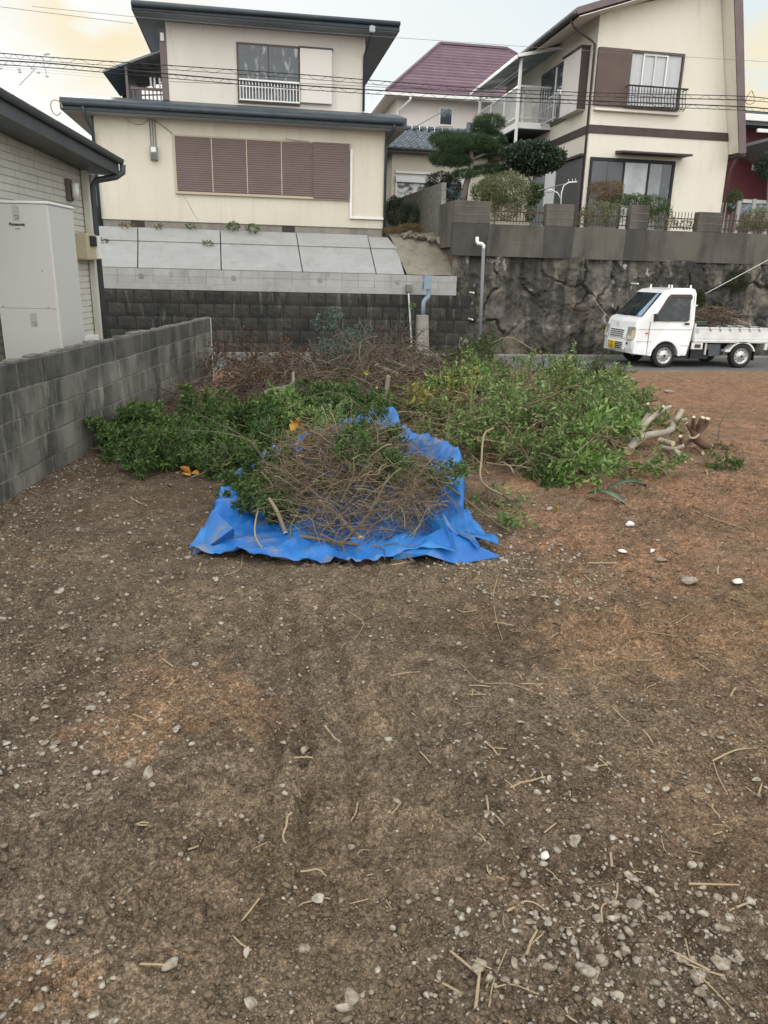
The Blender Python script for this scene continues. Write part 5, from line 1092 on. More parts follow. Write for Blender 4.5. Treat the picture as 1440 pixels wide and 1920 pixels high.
# ---------------------------------------------------------------- blue sheet
TC = Vector((.80, 5.55))
rim = [(355, 1042, .015), (380, 1000, .06), (400, 962, .12), (412, 940, .10), (480, 885, .14), (555, 838, .18), (620, 802, .20), (680, 785, .24), (735, 768, .26), (752, 806, .20), (772, 826, .24), (825, 838, .28), (866, 880, .26), (870, 930, .14), (868, 960, .08), (836, 985, .16), (885, 1010, .05), (938, 1042, .01), (900, 1052, .0), (855, 1057, .0), (815, 1040, .05), (770, 1040, .04), (735, 1052, .02), (690, 1066, .0), (620, 1066, .0), (560, 1065, .005), (450, 1057, .0), (390, 1050, .0)]
rp = []
for x, y, z in rim: g = G(x, y, z); rp.append((math.atan2(g.y-TC.y, g.x-TC.x), math.hypot(g.x-TC.x, g.y-TC.y), z))
rp.sort(); ang = np.array([p[0] for p in rp]); rad = np.array([p[1] for p in rp]); rzz = np.array([p[2] for p in rp])
na, ns = 420, 60; th = np.linspace(-np.pi, np.pi, na, endpoint=False)
R_ = np.interp(th, ang, rad, period=2*np.pi); Z_ = np.interp(th, ang, rzz, period=2*np.pi)
sg = np.linspace(0, 1, ns); TH, SG = np.meshgrid(th, sg, indexing='ij'); RR = R_[:, None]*SG
tx, ty = TC.x+RR*np.cos(TH), TC.y+RR*np.sin(TH)
cre = 1-np.abs(fbm(tx*2.3+5, ty*2.3, 3, 201)*2-1); cre3 = 1-np.abs(fbm(tx*15+5, ty*11, 2, 241)*2-1); cre2 = 1-np.abs(fbm(tx*6+5, ty*6+9, 2, 211)*2-1)
radial = np.sin(TH*23+3*fbm(tx*1.5, ty*1.5, 2, 221)*6)
tz = .012+Z_[:, None]*sstep(.62, .97, SG)*(1-.25*sstep(.97, 1, SG))+(.055*(cre**4)+.030*cre2**3+.009*cre3**3)*sstep(.25, .8, SG)+.007*radial*sstep(.6, 1, SG)*np.minimum(1, Z_[:, None]*8)
V = np.stack([tx.ravel(), ty.ravel(), np.maximum(tz, .006+.012*cre2).ravel()+lot_h(tx, ty).ravel()*1.0], 1)
i = np.arange(na*ns).reshape(na, ns); ii = np.roll(i, -1, 0); Fq = np.stack([i[:, :-1].ravel(), ii[:, :-1].ravel(), ii[:, 1:].ravel(), i[:, 1:].ravel()], 1)[:, ::-1]
m_tarp = M('blue_tarp', (.006, .095, .36), (.03, .19, .50), 2.2, c3=(.19, .18, .165), s3=5.5, l3=.53, h3=.70, rough=.40, spec=.4, bump=.003, bs=220)
tp = thing('blue_sheet', 'crumpled bright blue plastic sheet spread on the ground under the pile of twigs', 'tarp', (TC.x, TC.y, 0))
V[:, 0] -= TC.x; V[:, 1] -= TC.y
o = link(npmesh('sheet', V, Fq, m_tarp, smooth=True), 'sheet', tp); so_ = o.modifiers.new('thick', 'SOLIDIFY'); so_.thickness = .002
# folded corner at the right, a raised pleat
def sheet(pts, idx, nm): MB().add(pts, idx).build(nm, m_tarp, tp, smooth=False)
a = G(838, 985, .15); c = G(940, 1044, .01); d = G(856, 1058, .0); e = G(800, 1040, .07); f = G(742, 1035, .06); g = G(880, 1015, .10)
e2 = G(822, 1022, .09); h_ = G(735, 1052, .0)
sheet([a, c, d, e, g, e2, f, h_], [(0, 4, 5), (4, 1, 2), (4, 2, 5), (5, 2, 3), (0, 5, 6), (5, 3, 6), (6, 3, 7)], 'corner_fold')
a = G(357, 1045, .0); c = G(398, 955, .15); d = G(438, 990, .14); e = G(440, 1012, .02); g = G(385, 1028, .05)
sheet([a, c, d, e, g], [(0, 1, 4), (1, 2, 4), (4, 2, 3), (0, 4, 3)], 'corner_fold')
b = MB()
for x, y in ((500, 1046), (425, 992), (690, 1047)): p = G(x, y, .035); b.tube([p, p+Vector((0, -.004, .004))], .012, 10)
b.build('eyelet', m_black, tp)
# ---------------------------------------------------------------- twigs on the sheet
def tdome(x, y): return .56*max(.02, 1-((x-.66)/.72)**2-((y-5.0)/1.15)**2)**.6
PT = [(.1, 4.4), (.4, 4.15), (1.0, 4.15), (1.12, 4.6), (1.08, 5.3), (.98, 6.0), (.65, 6.2), (.25, 5.6)]
heap(N_, 84, PT, tdome, 'bare tan twiggy branch in the pile on the blue sheet', 'bare branches on the blue sheet', (.24, .42), .9, 21)
heap(N2, 46, PT, tdome, 'dark bare twiggy branch in the pile on the blue sheet', 'dark bare branches on the blue sheet', (.24, .42), .9, 22)
heap(A_, 24, [(-.22, 4.8), (.25, 4.45), (.45, 5.4), (-.1, 5.6)], lambda x, y: .26, 'dark leafy branch at the left side of the pile on the blue sheet', 'dark leafy branches on the blue sheet, left side', (.32, .45), .6, 23)
heap(A_, 18, [(.5, 4.4), (1.3, 4.5), (1.4, 5.5), (.7, 5.6)], lambda x, y: tdome(x, y)*1.05, 'dark leafy branch showing through the middle of the twig pile on the sheet', 'leafy branches in the middle of the twig pile', (.28, .40), .6, 24, zoff=.05)
heap(B_, 16, [(.4, 5.3), (1.1, 5.4), (1.15, 6.6), (.6, 6.6)], lambda x, y: .42, 'green leafy branch at the back of the pile on the blue sheet', 'leafy branches at the back of the sheet', (.26, .38), .6, 25)
# fine twigs nobody could count
def tangle(name, label, n, poly_c, rx, ry, hfn, mat, seed, lmin=.25, lmax=.7, r=.0022, zoff=.0):
    rg = np.random.default_rng(seed); ps, rs = [], []
    for i in range(n):
        a, q = rg.uniform(0, 6.283), math.sqrt(rg.random()); x, y = poly_c[0]+rx*q*math.cos(a), poly_c[1]+ry*q*math.sin(a); h = hfn(x, y)
        z = zoff+h*rg.uniform(.15, 1.12)+float(lot_h(np.array(x), np.array(y))); L_ = rg.uniform(lmin, lmax); b = rg.uniform(0, 6.283)
        p = wander((0, 0, 0), (math.cos(b), math.sin(b), rg.normal()*.28), L_, 8, .20, .05, rg); p = p-p[4]+np.array([x, y, z]); p[:, 2] = np.maximum(p[:, 2], .01+lot_h(p[:, 0], p[:, 1])); ps.append(p); rs.append(r*rg.uniform(.6, 1.9))
    V, Fq = tubes(ps, rs, 4); o = link(npmesh(name, V, Fq, mat), name, loc=(0, 0, 0)); tag(o, label, 'twigs', kind='stuff')
tangle('twig_tangle', 'fine tan twigs and vines tangled in the pile on the blue sheet', 1300, (.66, 4.95), .62, .92, tdome, m_twig, 31, .12, .42, r=.0021)
tangle('twig_tangle', 'fine brown twigs in the big tangle at the back of the plot', 1300, (1.6, 10.2), 1.8, 1.7, dome(1.8, 10.4, 2.0, 1.9, .55), m_twigd, 32, .3, 1.0, r=.0045)
tangle('twig_tangle', 'fine brown twigs behind the left green heap', 420, (-.05, 9.2), 1.15, 1.5, dome(0, 9.2, 1.4, 1.8, .28), m_twigd, 33, .3, .9, r=.004)
tangle('twig_tangle', 'fine tan twigs between the blue sheet and the right heap', 330, (2.2, 7.4), .7, 1.6, dome(2.3, 7.6, 1., 1.8, .40), m_twig, 34, .3, .8, r=.0035)
# long curved stems
def bez(pts, n=16):
    pts = [np.array(p, float) for p in pts]; out = []
    q = [2*pts[0]-pts[1]]+pts+[2*pts[-1]-pts[-2]]
    for i in range(1, len(q)-2):
        for k in range(n):
            s = k/n; out.append(.5*((2*q[i])+(-q[i-1]+q[i+1])*s+(2*q[i-1]-5*q[i]+4*q[i+1]-q[i+2])*s*s+(-q[i-1]+3*q[i]-3*q[i+1]+q[i+2])*s**3))
    out.append(pts[-1]); return np.array(out)
def stem(name, label, pts, r0, r1, mat, cut=False, cat='branch', group=None, forks=()):
    p = bez(pts); o0 = Vector(p[0]); t = None
    V, Fq = tubes([p-p[0]], [np.linspace(r0, r1, len(p))], 8)
    if cut or forks:
        t = thing(name, label, cat, o0, group=group); link(npmesh('stem', V, Fq, mat, smooth=True), 'stem', t)
        ends = [(p[0], p[0]-p[1], r0)] if cut else []
        for fp, f0, f1 in forks:
            q = bez(fp); V, Fq = tubes([q-p[0]], [np.linspace(f0, f1, len(q))], 8); link(npmesh('limb', V, Fq, mat, smooth=True), 'limb', t)
            if cut: ends.append((q[-1], q[-1]-q[-2], f1))
        if cut and r1 > .012: ends.append((p[-1], p[-1]-p[-2], r1))
        for c, d, r in ends: c = Vector(c); d = Vector(d).normalized(); MB().tube([c-d*.004, c+d*.004], r*1.03, 10).build('cut_face', m_cut, t)
        return t
    o = link(npmesh(name, V, Fq, mat, smooth=True), name, loc=o0); return tag(o, label, cat, group)
def GG(x, y, z): return G(x, y, z)
LS = [
 ('long pale stem arching high over the back of the blue sheet', [(515, 835, .2), (525, 780, .4), (600, 738, .62), (650, 745, .66), (700, 790, .60), (705, 850, .50), (665, 930, .32), (600, 985, .12)], .005, .003),
 ('long thin stem rising from the twig pile over the left heap toward the wall', [(520, 905, .28), (470, 830, .50), (400, 790, .55), (340, 760, .50)], .0055, .003),
 ('second thin stem over the left heap, running almost level', [(480, 830, .42), (420, 812, .45), (340, 806, .42)], .006, .003),
 ('thick tan stem hooked like a crook standing before the right heap', [(955, 935, .03), (905, 905, .20), (903, 860, .35), (908, 815, .50), (925, 803, .52)], .009, .006),
 ('straight stem from the pile across the right flank of the sheet to the ground', [(775, 880, .32), (830, 905, .25), (905, 962, .05), (960, 1000, .01)], .009, .006),
 ('thin dark stem drooping on the right flank of the sheet', [(800, 905, .2), (838, 930, .20), (868, 970, .1)], .006, .003),
 ('crooked stem running forward over the front edge of the sheet to the right', [(560, 1005, .10), (660, 1020, .08), (740, 1030, .06), (775, 1052, .03)], .011, .005),
 ('thin stem hanging over the front edge of the sheet near the middle', [(600, 1000, .14), (645, 1030, .05), (625, 1070, .015), (600, 1110, .01)], .006, .003),
 ('thin looping stem over the front left part of the sheet', [(490, 930, .2), (478, 1000, .10), (510, 1040, .04), (560, 1030, .04), (580, 1060, .02)], .006, .003),
 ('reddish thin stem on the front left of the sheet', [(505, 1040, .03), (545, 1045, .03), (545, 990, .12), (560, 960, .2)], .006, .004),
 ('long thin stem standing up behind the right heap, bent to the left', [(1015, 670, .55), (990, 650, .70), (955, 632, .80), (922, 642, .78)], .007, .003),
 ('thin bent stem above the right heap toward the truck', [(1020, 690, .5), (1010, 650, .78), (975, 628, .86), (960, 608, .95)], .006, .003),
 ('low thin vine curving over bare soil right of the stump', [(1345, 835, .02), (1352, 790, .10), (1380, 752, .25), (1400, 745, .2)], .006, .003),
 ('thin bare sprig leaning on the block wall', [(275, 755, .12), (225, 730, .30), (200, 712, .40), (190, 680, .5)], .007, .003),
 ('grey bare sprig forking near the block wall', [(275, 758, .12), (240, 742, .25), (262, 700, .38)], .006, .003)]
for lb, pts, r0, r1 in LS: stem('long_stem', lb, [tuple(GG(*p)) for p in pts], r0, r1, m_twig if 'dark' not in lb and 'grey' not in lb else m_twigd)
def SB(lb, pts, r0, r1, mat, forks=()):
    if mat in (m_paleb, m_redbark): r0, r1 = r0*.8, r1*.75; forks = [(f, a*.8, c*.75) for f, a, c in forks]
    stem('cut_limb', lb, [tuple(GG(*p)) for p in pts], r0, r1, mat, cut=True, forks=[([tuple(GG(*q)) for q in f], a, c) for f, a, c in forks])
SB('thick brown limb with pale cut end at the front of the twig pile', [(677, 1010, .10), (640, 975, .15), (600, 940, .24)], .017, .014, m_bark)
SB('short brown limb with round cut end at the lower left of the twig pile', [(535, 998, .08), (520, 960, .20), (505, 935, .26)], .014, .011, m_twig)
SB('long brown limb crossing the twig pile from lower middle up to the right', [(640, 1020, .06), (690, 965, .22), (730, 890, .40)], .012, .007, m_twigd)
SB('pale forked limb lying over the back of the sheet', [(790, 860, .30), (835, 880, .30), (800, 925, .2)], .010, .008, m_twigd)
SB('dark upright stub with split pale top in the back tangle', [(700, 775, .10), (722, 740, .30), (728, 708, .46)], .035, .028, m_twigd)
SB('pale short stub standing in the back tangle', [(710, 760, .12), (704, 735, .3), (706, 727, .36)], .022, .020, m_paleb)
SB('curved grey-brown limb rising in the back left tangle', [(478, 758, .12), (500, 735, .25), (545, 722, .32), (550, 700, .42)], .030, .020, m_bark)
SB('grey limb lying in the middle tangle behind the sheet', [(640, 765, .15), (670, 762, .18), (712, 765, .16)], .028, .018, m_bark)
SB('stout reddish log end in the back tangle', [(707, 686, .45), (745, 702, .38)], .034, .03, m_bark)
SB('stout log lying behind the first one in the back tangle', [(725, 676, .48), (775, 694, .42)], .032, .028, m_bark)
# pale smooth limbs at the right end
SB('large pale forked limb with sawn arms beside the reddish stump', [(1178, 845, .05), (1200, 820, .12), (1255, 808, .16), (1262, 790, .22)], .055, .035, m_paleb,
   [([(1190, 822, .12), (1215, 790, .26), (1240, 770, .34), (1257, 762, .38)], .042, .022), ([(1186, 818, .12), (1210, 785, .24), (1218, 772, .30), (1215, 757, .42)], .034, .018), ([(1236, 773, .33), (1244, 762, .42)], .02, .018), ([(1250, 808, .16), (1262, 800, .18), (1264, 792, .2)], .03, .035)])
SB('pale limb with a three-way fork lying in front of the reddish stump', [(1240, 838, .05), (1262, 842, .06), (1282, 836, .10)], .028, .026, m_paleb, [([(1264, 842, .06), (1275, 855, .03), (1285, 866, .02)], .022, .014), ([(1266, 843, .06), (1285, 855, .03), (1298, 862, .02)], .018, .012)])
SB('stout pale log beside the three-way fork', [(1238, 826, .10), (1262, 832, .10)], .040, .036, m_paleb)
SB('pale sawn limb pointing up and back beside the stump', [(1262, 795, .18), (1270, 785, .26), (1278, 771, .30)], .045, .035, m_paleb, [([(1266, 790, .2), (1285, 786, .22)], .03, .028)])
SB('reddish brown stump with many sawn arms at the right of the heap', [(1330, 838, .02), (1308, 825, .10), (1302, 815, .16)], .05, .07, m_redbark,
   [([(1302, 815, .16), (1294, 800, .24), (1288, 795, .26)], .045, .03), ([(1303, 812, .17), (1300, 795, .28), (1301, 782, .36)], .035, .02), ([(1304, 812, .17), (1312, 795, .28), (1318, 783, .35)], .04, .028), ([(1306, 815, .16), (1322, 797, .26), (1327, 785, .33)], .04, .03), ([(1300, 820, .1), (1280, 835, .05), (1276, 818, .16)], .028, .022), ([(1308, 826, .06), (1335, 832, .04), (1348, 830, .05)], .03, .012)])
SB('short sawn dark root piece in front of the stump', [(1302, 838, .05), (1318, 850, .02)], .026, .022, m_redbark)
# leaves lying about
for nm, lb, a, c, w, mt in (('strap_leaf', 'long grey-green strap leaf lying on the soil in front of the right heap', (1102, 925, .03), (1172, 947, .01), .085, M('agave_green', (.16, .22, .16), (.10, .14, .09), 6, rough=.5)), ('strap_leaf', 'second grey-green strap leaf behind the first, nearer the heap', (1140, 918, .03), (1212, 912, .05), .07, M('agave_green_dark', (.12, .17, .12), (.09, .12, .08), 6, rough=.5))):
    p0, p1 = GG(*a), GG(*c); d = (p1-p0); s = Vector((-d.y, d.x, 0)).normalized(); b = MB(); n_ = 9; vs = []
    for k in range(n_):
        q = p0+d*(k/(n_-1)); ww = w*math.sin(math.pi*(.12+.86*k/(n_-1)))**.7*.5; up = Vector((0, 0, .05*math.sin(math.pi*k/(n_-1)))); vs += [q-s*ww+up+Vector((0, 0, .012)), q+up, q+s*ww+up+Vector((0, 0, .014)), q+up-Vector((0, 0, .006))]
    b.add(vs, [(4*k+i_, 4*k+(i_+1) % 4, 4*k+4+(i_+1) % 4, 4*k+4+i_) for k in range(n_-1) for i_ in range(4)]); b.build(nm, mt, loc=p0, smooth=True, label=lb, cat='leaf')
for i, (x, y, z, s, lb) in enumerate(((558, 795, .50, .075, 'large orange leaf, topmost of those caught on stems above the sheet'), (545, 808, .46, .06, 'yellow-orange leaf just below the topmost orange leaf'), (577, 835, .38, .075, 'bright orange leaf in the middle of the twig pile edge'), (560, 853, .33, .06, 'orange leaf lowest on the left side of the twig pile'), (358, 887, .02, .07, 'ochre leaf lying at the front edge of the left green heap'), (550, 876, .30, .05, 'lime yellow leaf left of the twig pile'), (768, 757, .45, .06, 'yellow leaf hanging at the left end of the right heap'), (595, 775, .5, .05, 'pale yellow-green leaf above the sheet'), (1035, 951, .02, .05, 'yellow leaf on the soil by a large pebble in front of the right heap'), (692, 700, .5, .06, 'yellow-green leaf at the left of the back tangle'))):
    c = GG(x, y, z); rg = np.random.default_rng(900+i); N_l = 3 if s > .065 else 2; V, Fq = leaves(np.zeros((N_l, 3)), rg.normal(size=(N_l, 3))*.5+np.array([0, -.4, .4]), s*1.5, s, rng=rg)
    tag(link(npmesh('fallen_leaf', V, Fq, l_orange if 'orange' in lb or 'ochre' in lb else l_yel), 'fallen_leaf', loc=c), lb, 'leaf')
# load in the truck
t0 = (TX, TY, TZ)
for i in range(16):
    rg = random.Random(500+i); x = TX+1.75+rg.random()*1.1; y = TY+.15+rg.random()*.9
    place_branch((N_+N2+D_)[i % 7], (x-.3, y, TZ+.90+rg.random()*.36*(1-abs(x-TX-2.3)/1.0)), (rg.random()*6, rg.gauss(0, .15), rg.choice((0, 3.14))+rg.gauss(0, .4)), .42+.2*rg.random(), 'bare cut branch loaded on the bed of the white truck', 'branches loaded on the truck')
for lb, a, r in (('thick sawn limb slanting down on the branches in the truck bed', [(1352, 592), (1375, 600), (1405, 610)], .055), ('dark tapering limb at the front of the truck load', [(1302, 593), (1325, 600), (1345, 606)], .03), ('brown limb upper middle of the truck load', [(1350, 598), (1362, 585), (1372, 588)], .03)):
    stem('cut_limb', lb, [tuple(P(x, y, TY+.5)) for x, y in a], r*.8, r, m_bark, cut=True)
tangle('twig_load', 'mass of fine brown twigs heaped on the truck bed', 420, (TX+2.35, TY+.65), .62, .5, dome(TX+2.35, TY+.65, .75, .7, .40), m_twigd, 35, .25, .6, r=.006, zoff=.86)
c = P(1310, 606, TY+.35); MB().tube([c+Vector((-.16, 0, -.03)), c+Vector((.16, 0, -.03))], [.05, .09], 8).build('green_bag', M('dark_green_plastic', (.02, .05, .035), rough=.5), loc=c, label='dark green bag behind the cab on the truck bed', cat='bag')
c = P(1337, 612, TY+.3); B(c.x-.07, c.x+.10, c.y, c.y+.15, c.z-.08, c.z+.03).build('brick_box', M('reddish_crate', (.22, .09, .06)), loc=c, label='small reddish crate among the branches on the truck bed', cat='crate', bevel=.008)

# ---------------------------------------------------------------- garden plants
def cloud(ells, n, ll, lw, mat, seed, name='crown', shell=.55, up=0.):
    rg = np.random.default_rng(seed); vol = np.array([e[3]*e[4]*e[5] for e in ells])**.8; idx = rg.choice(len(ells), n, p=vol/vol.sum()); E = np.array(ells)[idx]
    d = unit(rg.normal(size=(n, 3))); r = shell+(1-shell)*rg.random((n, 1))**.6; r *= 1+.22*(vnoise(d[:, 0]*2.5+idx, d[:, 2]*2.5+d[:, 1]*2, seed)[:, None]-.5)*2
    pos = E[:, :3]+d*r*E[:, 3:6]; dr = unit(d*.7+rg.normal(size=(n, 3))*.6+np.array([0, 0, up])); V, Fq = leaves(pos, dr, ll, lw, rng=rg); return V, Fq
def plant(name, label, cat, base, ells, n, ll, lw, mat, trunk=None, tm=m_bark, seed=1, **k):
    t = thing(name, label, cat, base); V, Fq = cloud(ells, n, ll, lw, mat, seed, **k); V = V-np.array(base); link(npmesh('crown', V, Fq, mat), 'crown', t)
    if trunk:
        b = MB()
        for pth, r in trunk: b.tube(pth, r, 8)
        b.build('trunk', tm, t, smooth=True)
    return t
def el(x, y, Y, rx, rz, ry=None): c = P(x, y, Y); s = Y/1398*1.0; return (c.x, Y, c.z, rx*s, (ry or rx)*s, rz*s*.97)
Yp = 20.9
pads = [el(918, 232, Yp, 25, 12), el(904, 241, Yp, 18, 9), el(838, 262, Yp+.2, 27, 9), el(852, 272, Yp-.2, 32, 11), el(868, 262, Yp, 20, 8), el(835, 300, Yp, 28, 9), el(858, 304, Yp, 24, 8), el(900, 268, Yp-.2, 26, 10), el(925, 262, Yp+.2, 20, 12), el(928, 285, Yp, 16, 10), el(900, 282, Yp+.4, 30, 12), el(872, 327, Yp-.2, 22, 6), el(918, 320, Yp+.2, 32, 7), el(850, 284, Yp+.3, 20, 9)]
tr = [P(868, 392, Yp), P(873, 350, Yp), P(882, 320, Yp), P(884, 300, Yp), P(882, 275, Yp), P(890, 255, Yp), P(912, 238, Yp)]
limbs = [(tr, [.09, .085, .075, .065, .06, .045, .03])]+[([tr[3], P(865, 300, Yp), P(845, 306, Yp)], [.04, .03, .015]), ([tr[4], P(865, 276, Yp), P(845, 272, Yp)], [.04, .03, .015]), ([tr[3], P(905, 290, Yp), P(925, 287, Yp)], [.04, .03, .015]), ([tr[2], P(900, 322, Yp), P(925, 320, Yp)], [.03, .025, .015])]
plant('pine_tree', 'cloud-pruned pine with layered dark green pads beside the corner pillar', 'pine tree', tuple(P(868, 395, Yp)), [(e[0], e[1], e[2], e[3]*1.10, e[4]*1.1, e[5]*1.12) for e in pads], 30000, .085, .010, l_pine, limbs, seed=70, up=.9)
Yq = 20.3
cr = [el(1000, 296, Yq, 50, 24, 42), el(972, 292, Yq, 28, 20), el(1030, 296, Yq, 28, 20), el(1003, 285, Yq, 35, 18), el(1000, 312, Yq, 36, 14)]
plant('camellia_tree', 'round topped dark green tree on a thin forked trunk in the right garden', 'tree', tuple(P(988, 415, Yq)), cr, 7500, .085, .045, l_cam, [([P(988, 415, Yq), P(992, 380, Yq), P(996, 350, Yq), P(1003, 335, Yq), P(1015, 318, Yq)], [.05, .045, .04, .035, .02]), ([P(998, 345, Yq), P(990, 330, Yq), P(978, 318, Yq)], [.035, .025, .015]), ([P(1002, 338, Yq), P(1000, 320, Yq)], [.03, .02])], seed=71)
plant('climber', 'leafy climber on the lower trunk of the round topped tree', 'climber', tuple(P(998, 415, Yq-.1)), [el(1000, 365, Yq-.1, 14, 18), el(995, 395, Yq-.1, 9, 20), el(1010, 360, Yq-.1, 10, 12)], 700, .07, .04, l_box, seed=72)
Yg = 19.9
plant('olive_shrub', 'large pale yellow-green shrub behind the first railing panel', 'shrub', tuple(P(945, 415, Yg)), [el(945, 350, Yg, 42, 28), el(920, 355, Yg, 28, 22), el(965, 365, Yg, 28, 30), el(950, 390, Yg, 30, 22)], 6500, .06, .018, l_shrub, seed=73)
plant('round_hedge_shrub', 'dark green rounded shrub between the pine and the yellow-green shrub', 'shrub', tuple(P(905, 400, 20.4)), [el(905, 362, 20.4, 22, 22), el(925, 372, 20.4, 24, 20)], 2500, .05, .022, l_box, seed=74)
plant('rusty_shrub', 'rust-tinted rounded shrub above the second railing panel', 'shrub', tuple(P(1138, 420, 20.2)), [el(1138, 358, 20.2, 32, 18), el(1150, 350, 20.2, 20, 12), el(1122, 350, 20.2, 18, 10), el(1140, 378, 20.2, 26, 16)], 6000, .035, .014, l_rust, [([P(1138, 425, 20.2), P(1140, 395, 20.2), P(1150, 372, 20.2)], [.03, .025, .02]), ([P(1136, 425, 20.2), P(1130, 395, 20.2), P(1126, 372, 20.2)], [.03, .025, .02])], seed=75)
plant('low_shrub', 'small light green shrub below the rust-tinted one behind the railing', 'shrub', tuple(P(1120, 430, 19.4)), [el(1120, 400, 19.4, 32, 22), el(1150, 402, 19.4, 24, 22), el(1100, 410, 19.4, 16, 16)], 2600, .045, .018, l_shrub, seed=76)
plant('mounded_shrub', 'mid green mounded shrub right of the third pillar', 'shrub', tuple(P(1220, 430, 19.9)), [el(1222, 384, 19.9, 34, 17), el(1195, 378, 19.9, 30, 14), el(1236, 400, 19.9, 24, 16), el(1170, 374, 19.9, 26, 10), el(1205, 400, 19.9, 24, 16)], 8000, .04, .016, l_box, seed=77)
plant('low_shrub', 'straggly plant behind the railing right of the mounded shrub', 'shrub', tuple(P(1250, 432, 19.3)), [el(1245, 418, 19.3, 26, 12), el(1285, 422, 19.3, 20, 8)], 900, .045, .018, l_shrub, seed=78)
plant('border_shrub', 'yellowish flowering shrub at the right border behind the railing', 'shrub', tuple(P(1425, 435, 19.2)), [el(1425, 412, 19.2, 32, 22), el(1400, 425, 19.2, 22, 10)], 2600, .045, .02, l_shrub, seed=79)
plant('dark_shrub', 'dark shrub in the gap behind the right corner of the gabled house', 'shrub', tuple(P(1372, 405, 23.5)), [el(1374, 376, 23.5, 16, 22)], 1800, .05, .02, l_box, seed=80)
plant('round_tree', 'dark clipped tree crown cut by the right border', 'tree', tuple(P(1440, 400, 24)), [el(1442, 315, 24, 26, 22), el(1436, 300, 24, 16, 14)], 3200, .06, .025, l_cam, [([P(1440, 400, 24), P(1441, 330, 24)], [.06, .04])], seed=81)
plant('ivy_covered_bush', 'dark green bush behind the top of the stained block wall', 'bush', tuple(P(835, 420, 22.5)), [el(825, 338, 22.5, 26, 14), el(845, 352, 22.5, 22, 24), el(812, 352, 22.5, 16, 10)], 5200, .045, .02, l_cam, seed=82)
plant('dark_bush', 'dark bush low in the gap beside the corner downpipe of the cream house', 'bush', tuple(P(745, 432, 22)), [el(745, 400, 22, 22, 26), el(770, 405, 22, 16, 22), el(740, 380, 22, 14, 10)], 4200, .05, .02, l_cam, seed=83)
plant('dry_grass_tuft', 'dry brownish grass at the foot of the cream house corner above the slope', 'grass', tuple(P(745, 440, 20.6)), [el(742, 436, 20.6, 20, 5), el(770, 430, 20.6, 22, 6)], 1500, .11, .008, l_rust, seed=84, up=1)
for x, y, Y, rx, rz, n, lb, cat in ((475, 428, 20.3, 12, 7, 160, 'largest green weed hanging over the top edge of the slabs', 'weed'), (436, 424, 20.4, 11, 6, 160, 'dark weed tuft at the foundation, left of the largest weed', 'weed'), (390, 456, 19.8, 10, 3, 90, 'flat weed in the horizontal slab joint, right one', 'weed'), (190, 452, 19.8, 10, 3, 90, 'flat weed in the horizontal slab joint at the far left', 'weed'), (358, 424, 20.4, 7, 3, 60, 'tiny weed at the foundation above the second slab', 'weed'), (238, 422, 20.4, 14, 3, 90, 'brown dry tuft at the foundation near the left corner', 'weed'), (297, 424, 20.4, 6, 3, 50, 'tiny tuft at the foundation between the left slabs', 'weed')):
    plant('weed', lb, cat, tuple(P(x, y+rz, Y)), [el(x, y, Y, rx, rz)], n, .07, .02, l_rust if 'brown' in lb else l_box, seed=int(x))
for x, y, rx, rz, lb in ((1385, 525, 26, 22, 'largest moss clump on the boulder wall near the right border'), (1310, 562, 12, 20, 'moss clump on the boulder wall just behind the cab roof'), (1345, 575, 10, 8, 'small moss patch on the boulder wall above the truck bed')):
    plant('moss_clump', lb, 'moss', tuple(P(x, y, 18.4)), [el(x, y, 18.4, rx, rz, 10)], 2600, .035, .012, LEAF('moss_leaf', [(.03, .04, .012), (.055, .06, .02), (.04, .045, .02)], rough=.9), seed=int(x))
plant('wall_weed', 'small weed growing on the black wall beside the thin conduit', 'weed', tuple(P(775, 575, 18.3)), [el(775, 573, 18.3, 6, 4)], 60, .05, .02, l_mid, seed=99)
# ================================================================ PEBBLES, GRAVEL, TWIGS ON THE SOIL
def pebble_mat(name, cols, rough=.85):
    m = bpy.data.materials.new(name); m.use_nodes = True; t = m.node_tree; p = t.nodes['Principled BSDF']; g = nd(t, 'ShaderNodeNewGeometry'); oi = nd(t, 'ShaderNodeObjectInfo')
    r = mth(t, 'FRACT', mth(t, 'ADD', g.outputs['Random Per Island'], mth(t, 'MULTIPLY', oi.outputs['Random'], 1.0)))
    c = ramp(t, r, [(i/(len(cols)-1), k) for i, k in enumerate(cols)])
    tcn = nd(t, 'ShaderNodeTexCoord'); n = nd(t, 'ShaderNodeTexNoise'); n.inputs['Scale'].default_value = 60; n.inputs['Detail'].default_value = 5; t.links.new(nd(t, 'ShaderNodeNewGeometry').outputs['Position'], n.inputs[0])
    c = mixc(t, ramp(t, n.outputs[0], [(.42, .15), (.64, .9)]), c, (.15, .115, .08)); t.links.new(c, p.inputs['Base Color']); p.inputs['Roughness'].default_value = rough; p.inputs['Specular IOR Level'].default_value = .25
    b = nd(t, 'ShaderNodeBump'); b.inputs['Strength'].default_value = .6; b.inputs['Distance'].default_value = .002; t.links.new(n.outputs[0], b.inputs['Height']); t.links.new(b.outputs[0], p.inputs['Normal'])
    return m
m_peb = pebble_mat('pale_pebble', [(.42, .38, .31), (.30, .26, .20), (.44, .41, .35), (.34, .29, .22), (.24, .215, .18), (.46, .43, .37), (.27, .24, .20)])
m_clod = pebble_mat('soil_clod', [(.125, .09, .058), (.085, .06, .04), (.165, .125, .083), (.11, .085, .057), (.21, .175, .13)], 1.)
T1 = [stone_mesh('pebble', m_peb, 400+i, sub=2, flat=.62, rough=.35) for i in range(12)]
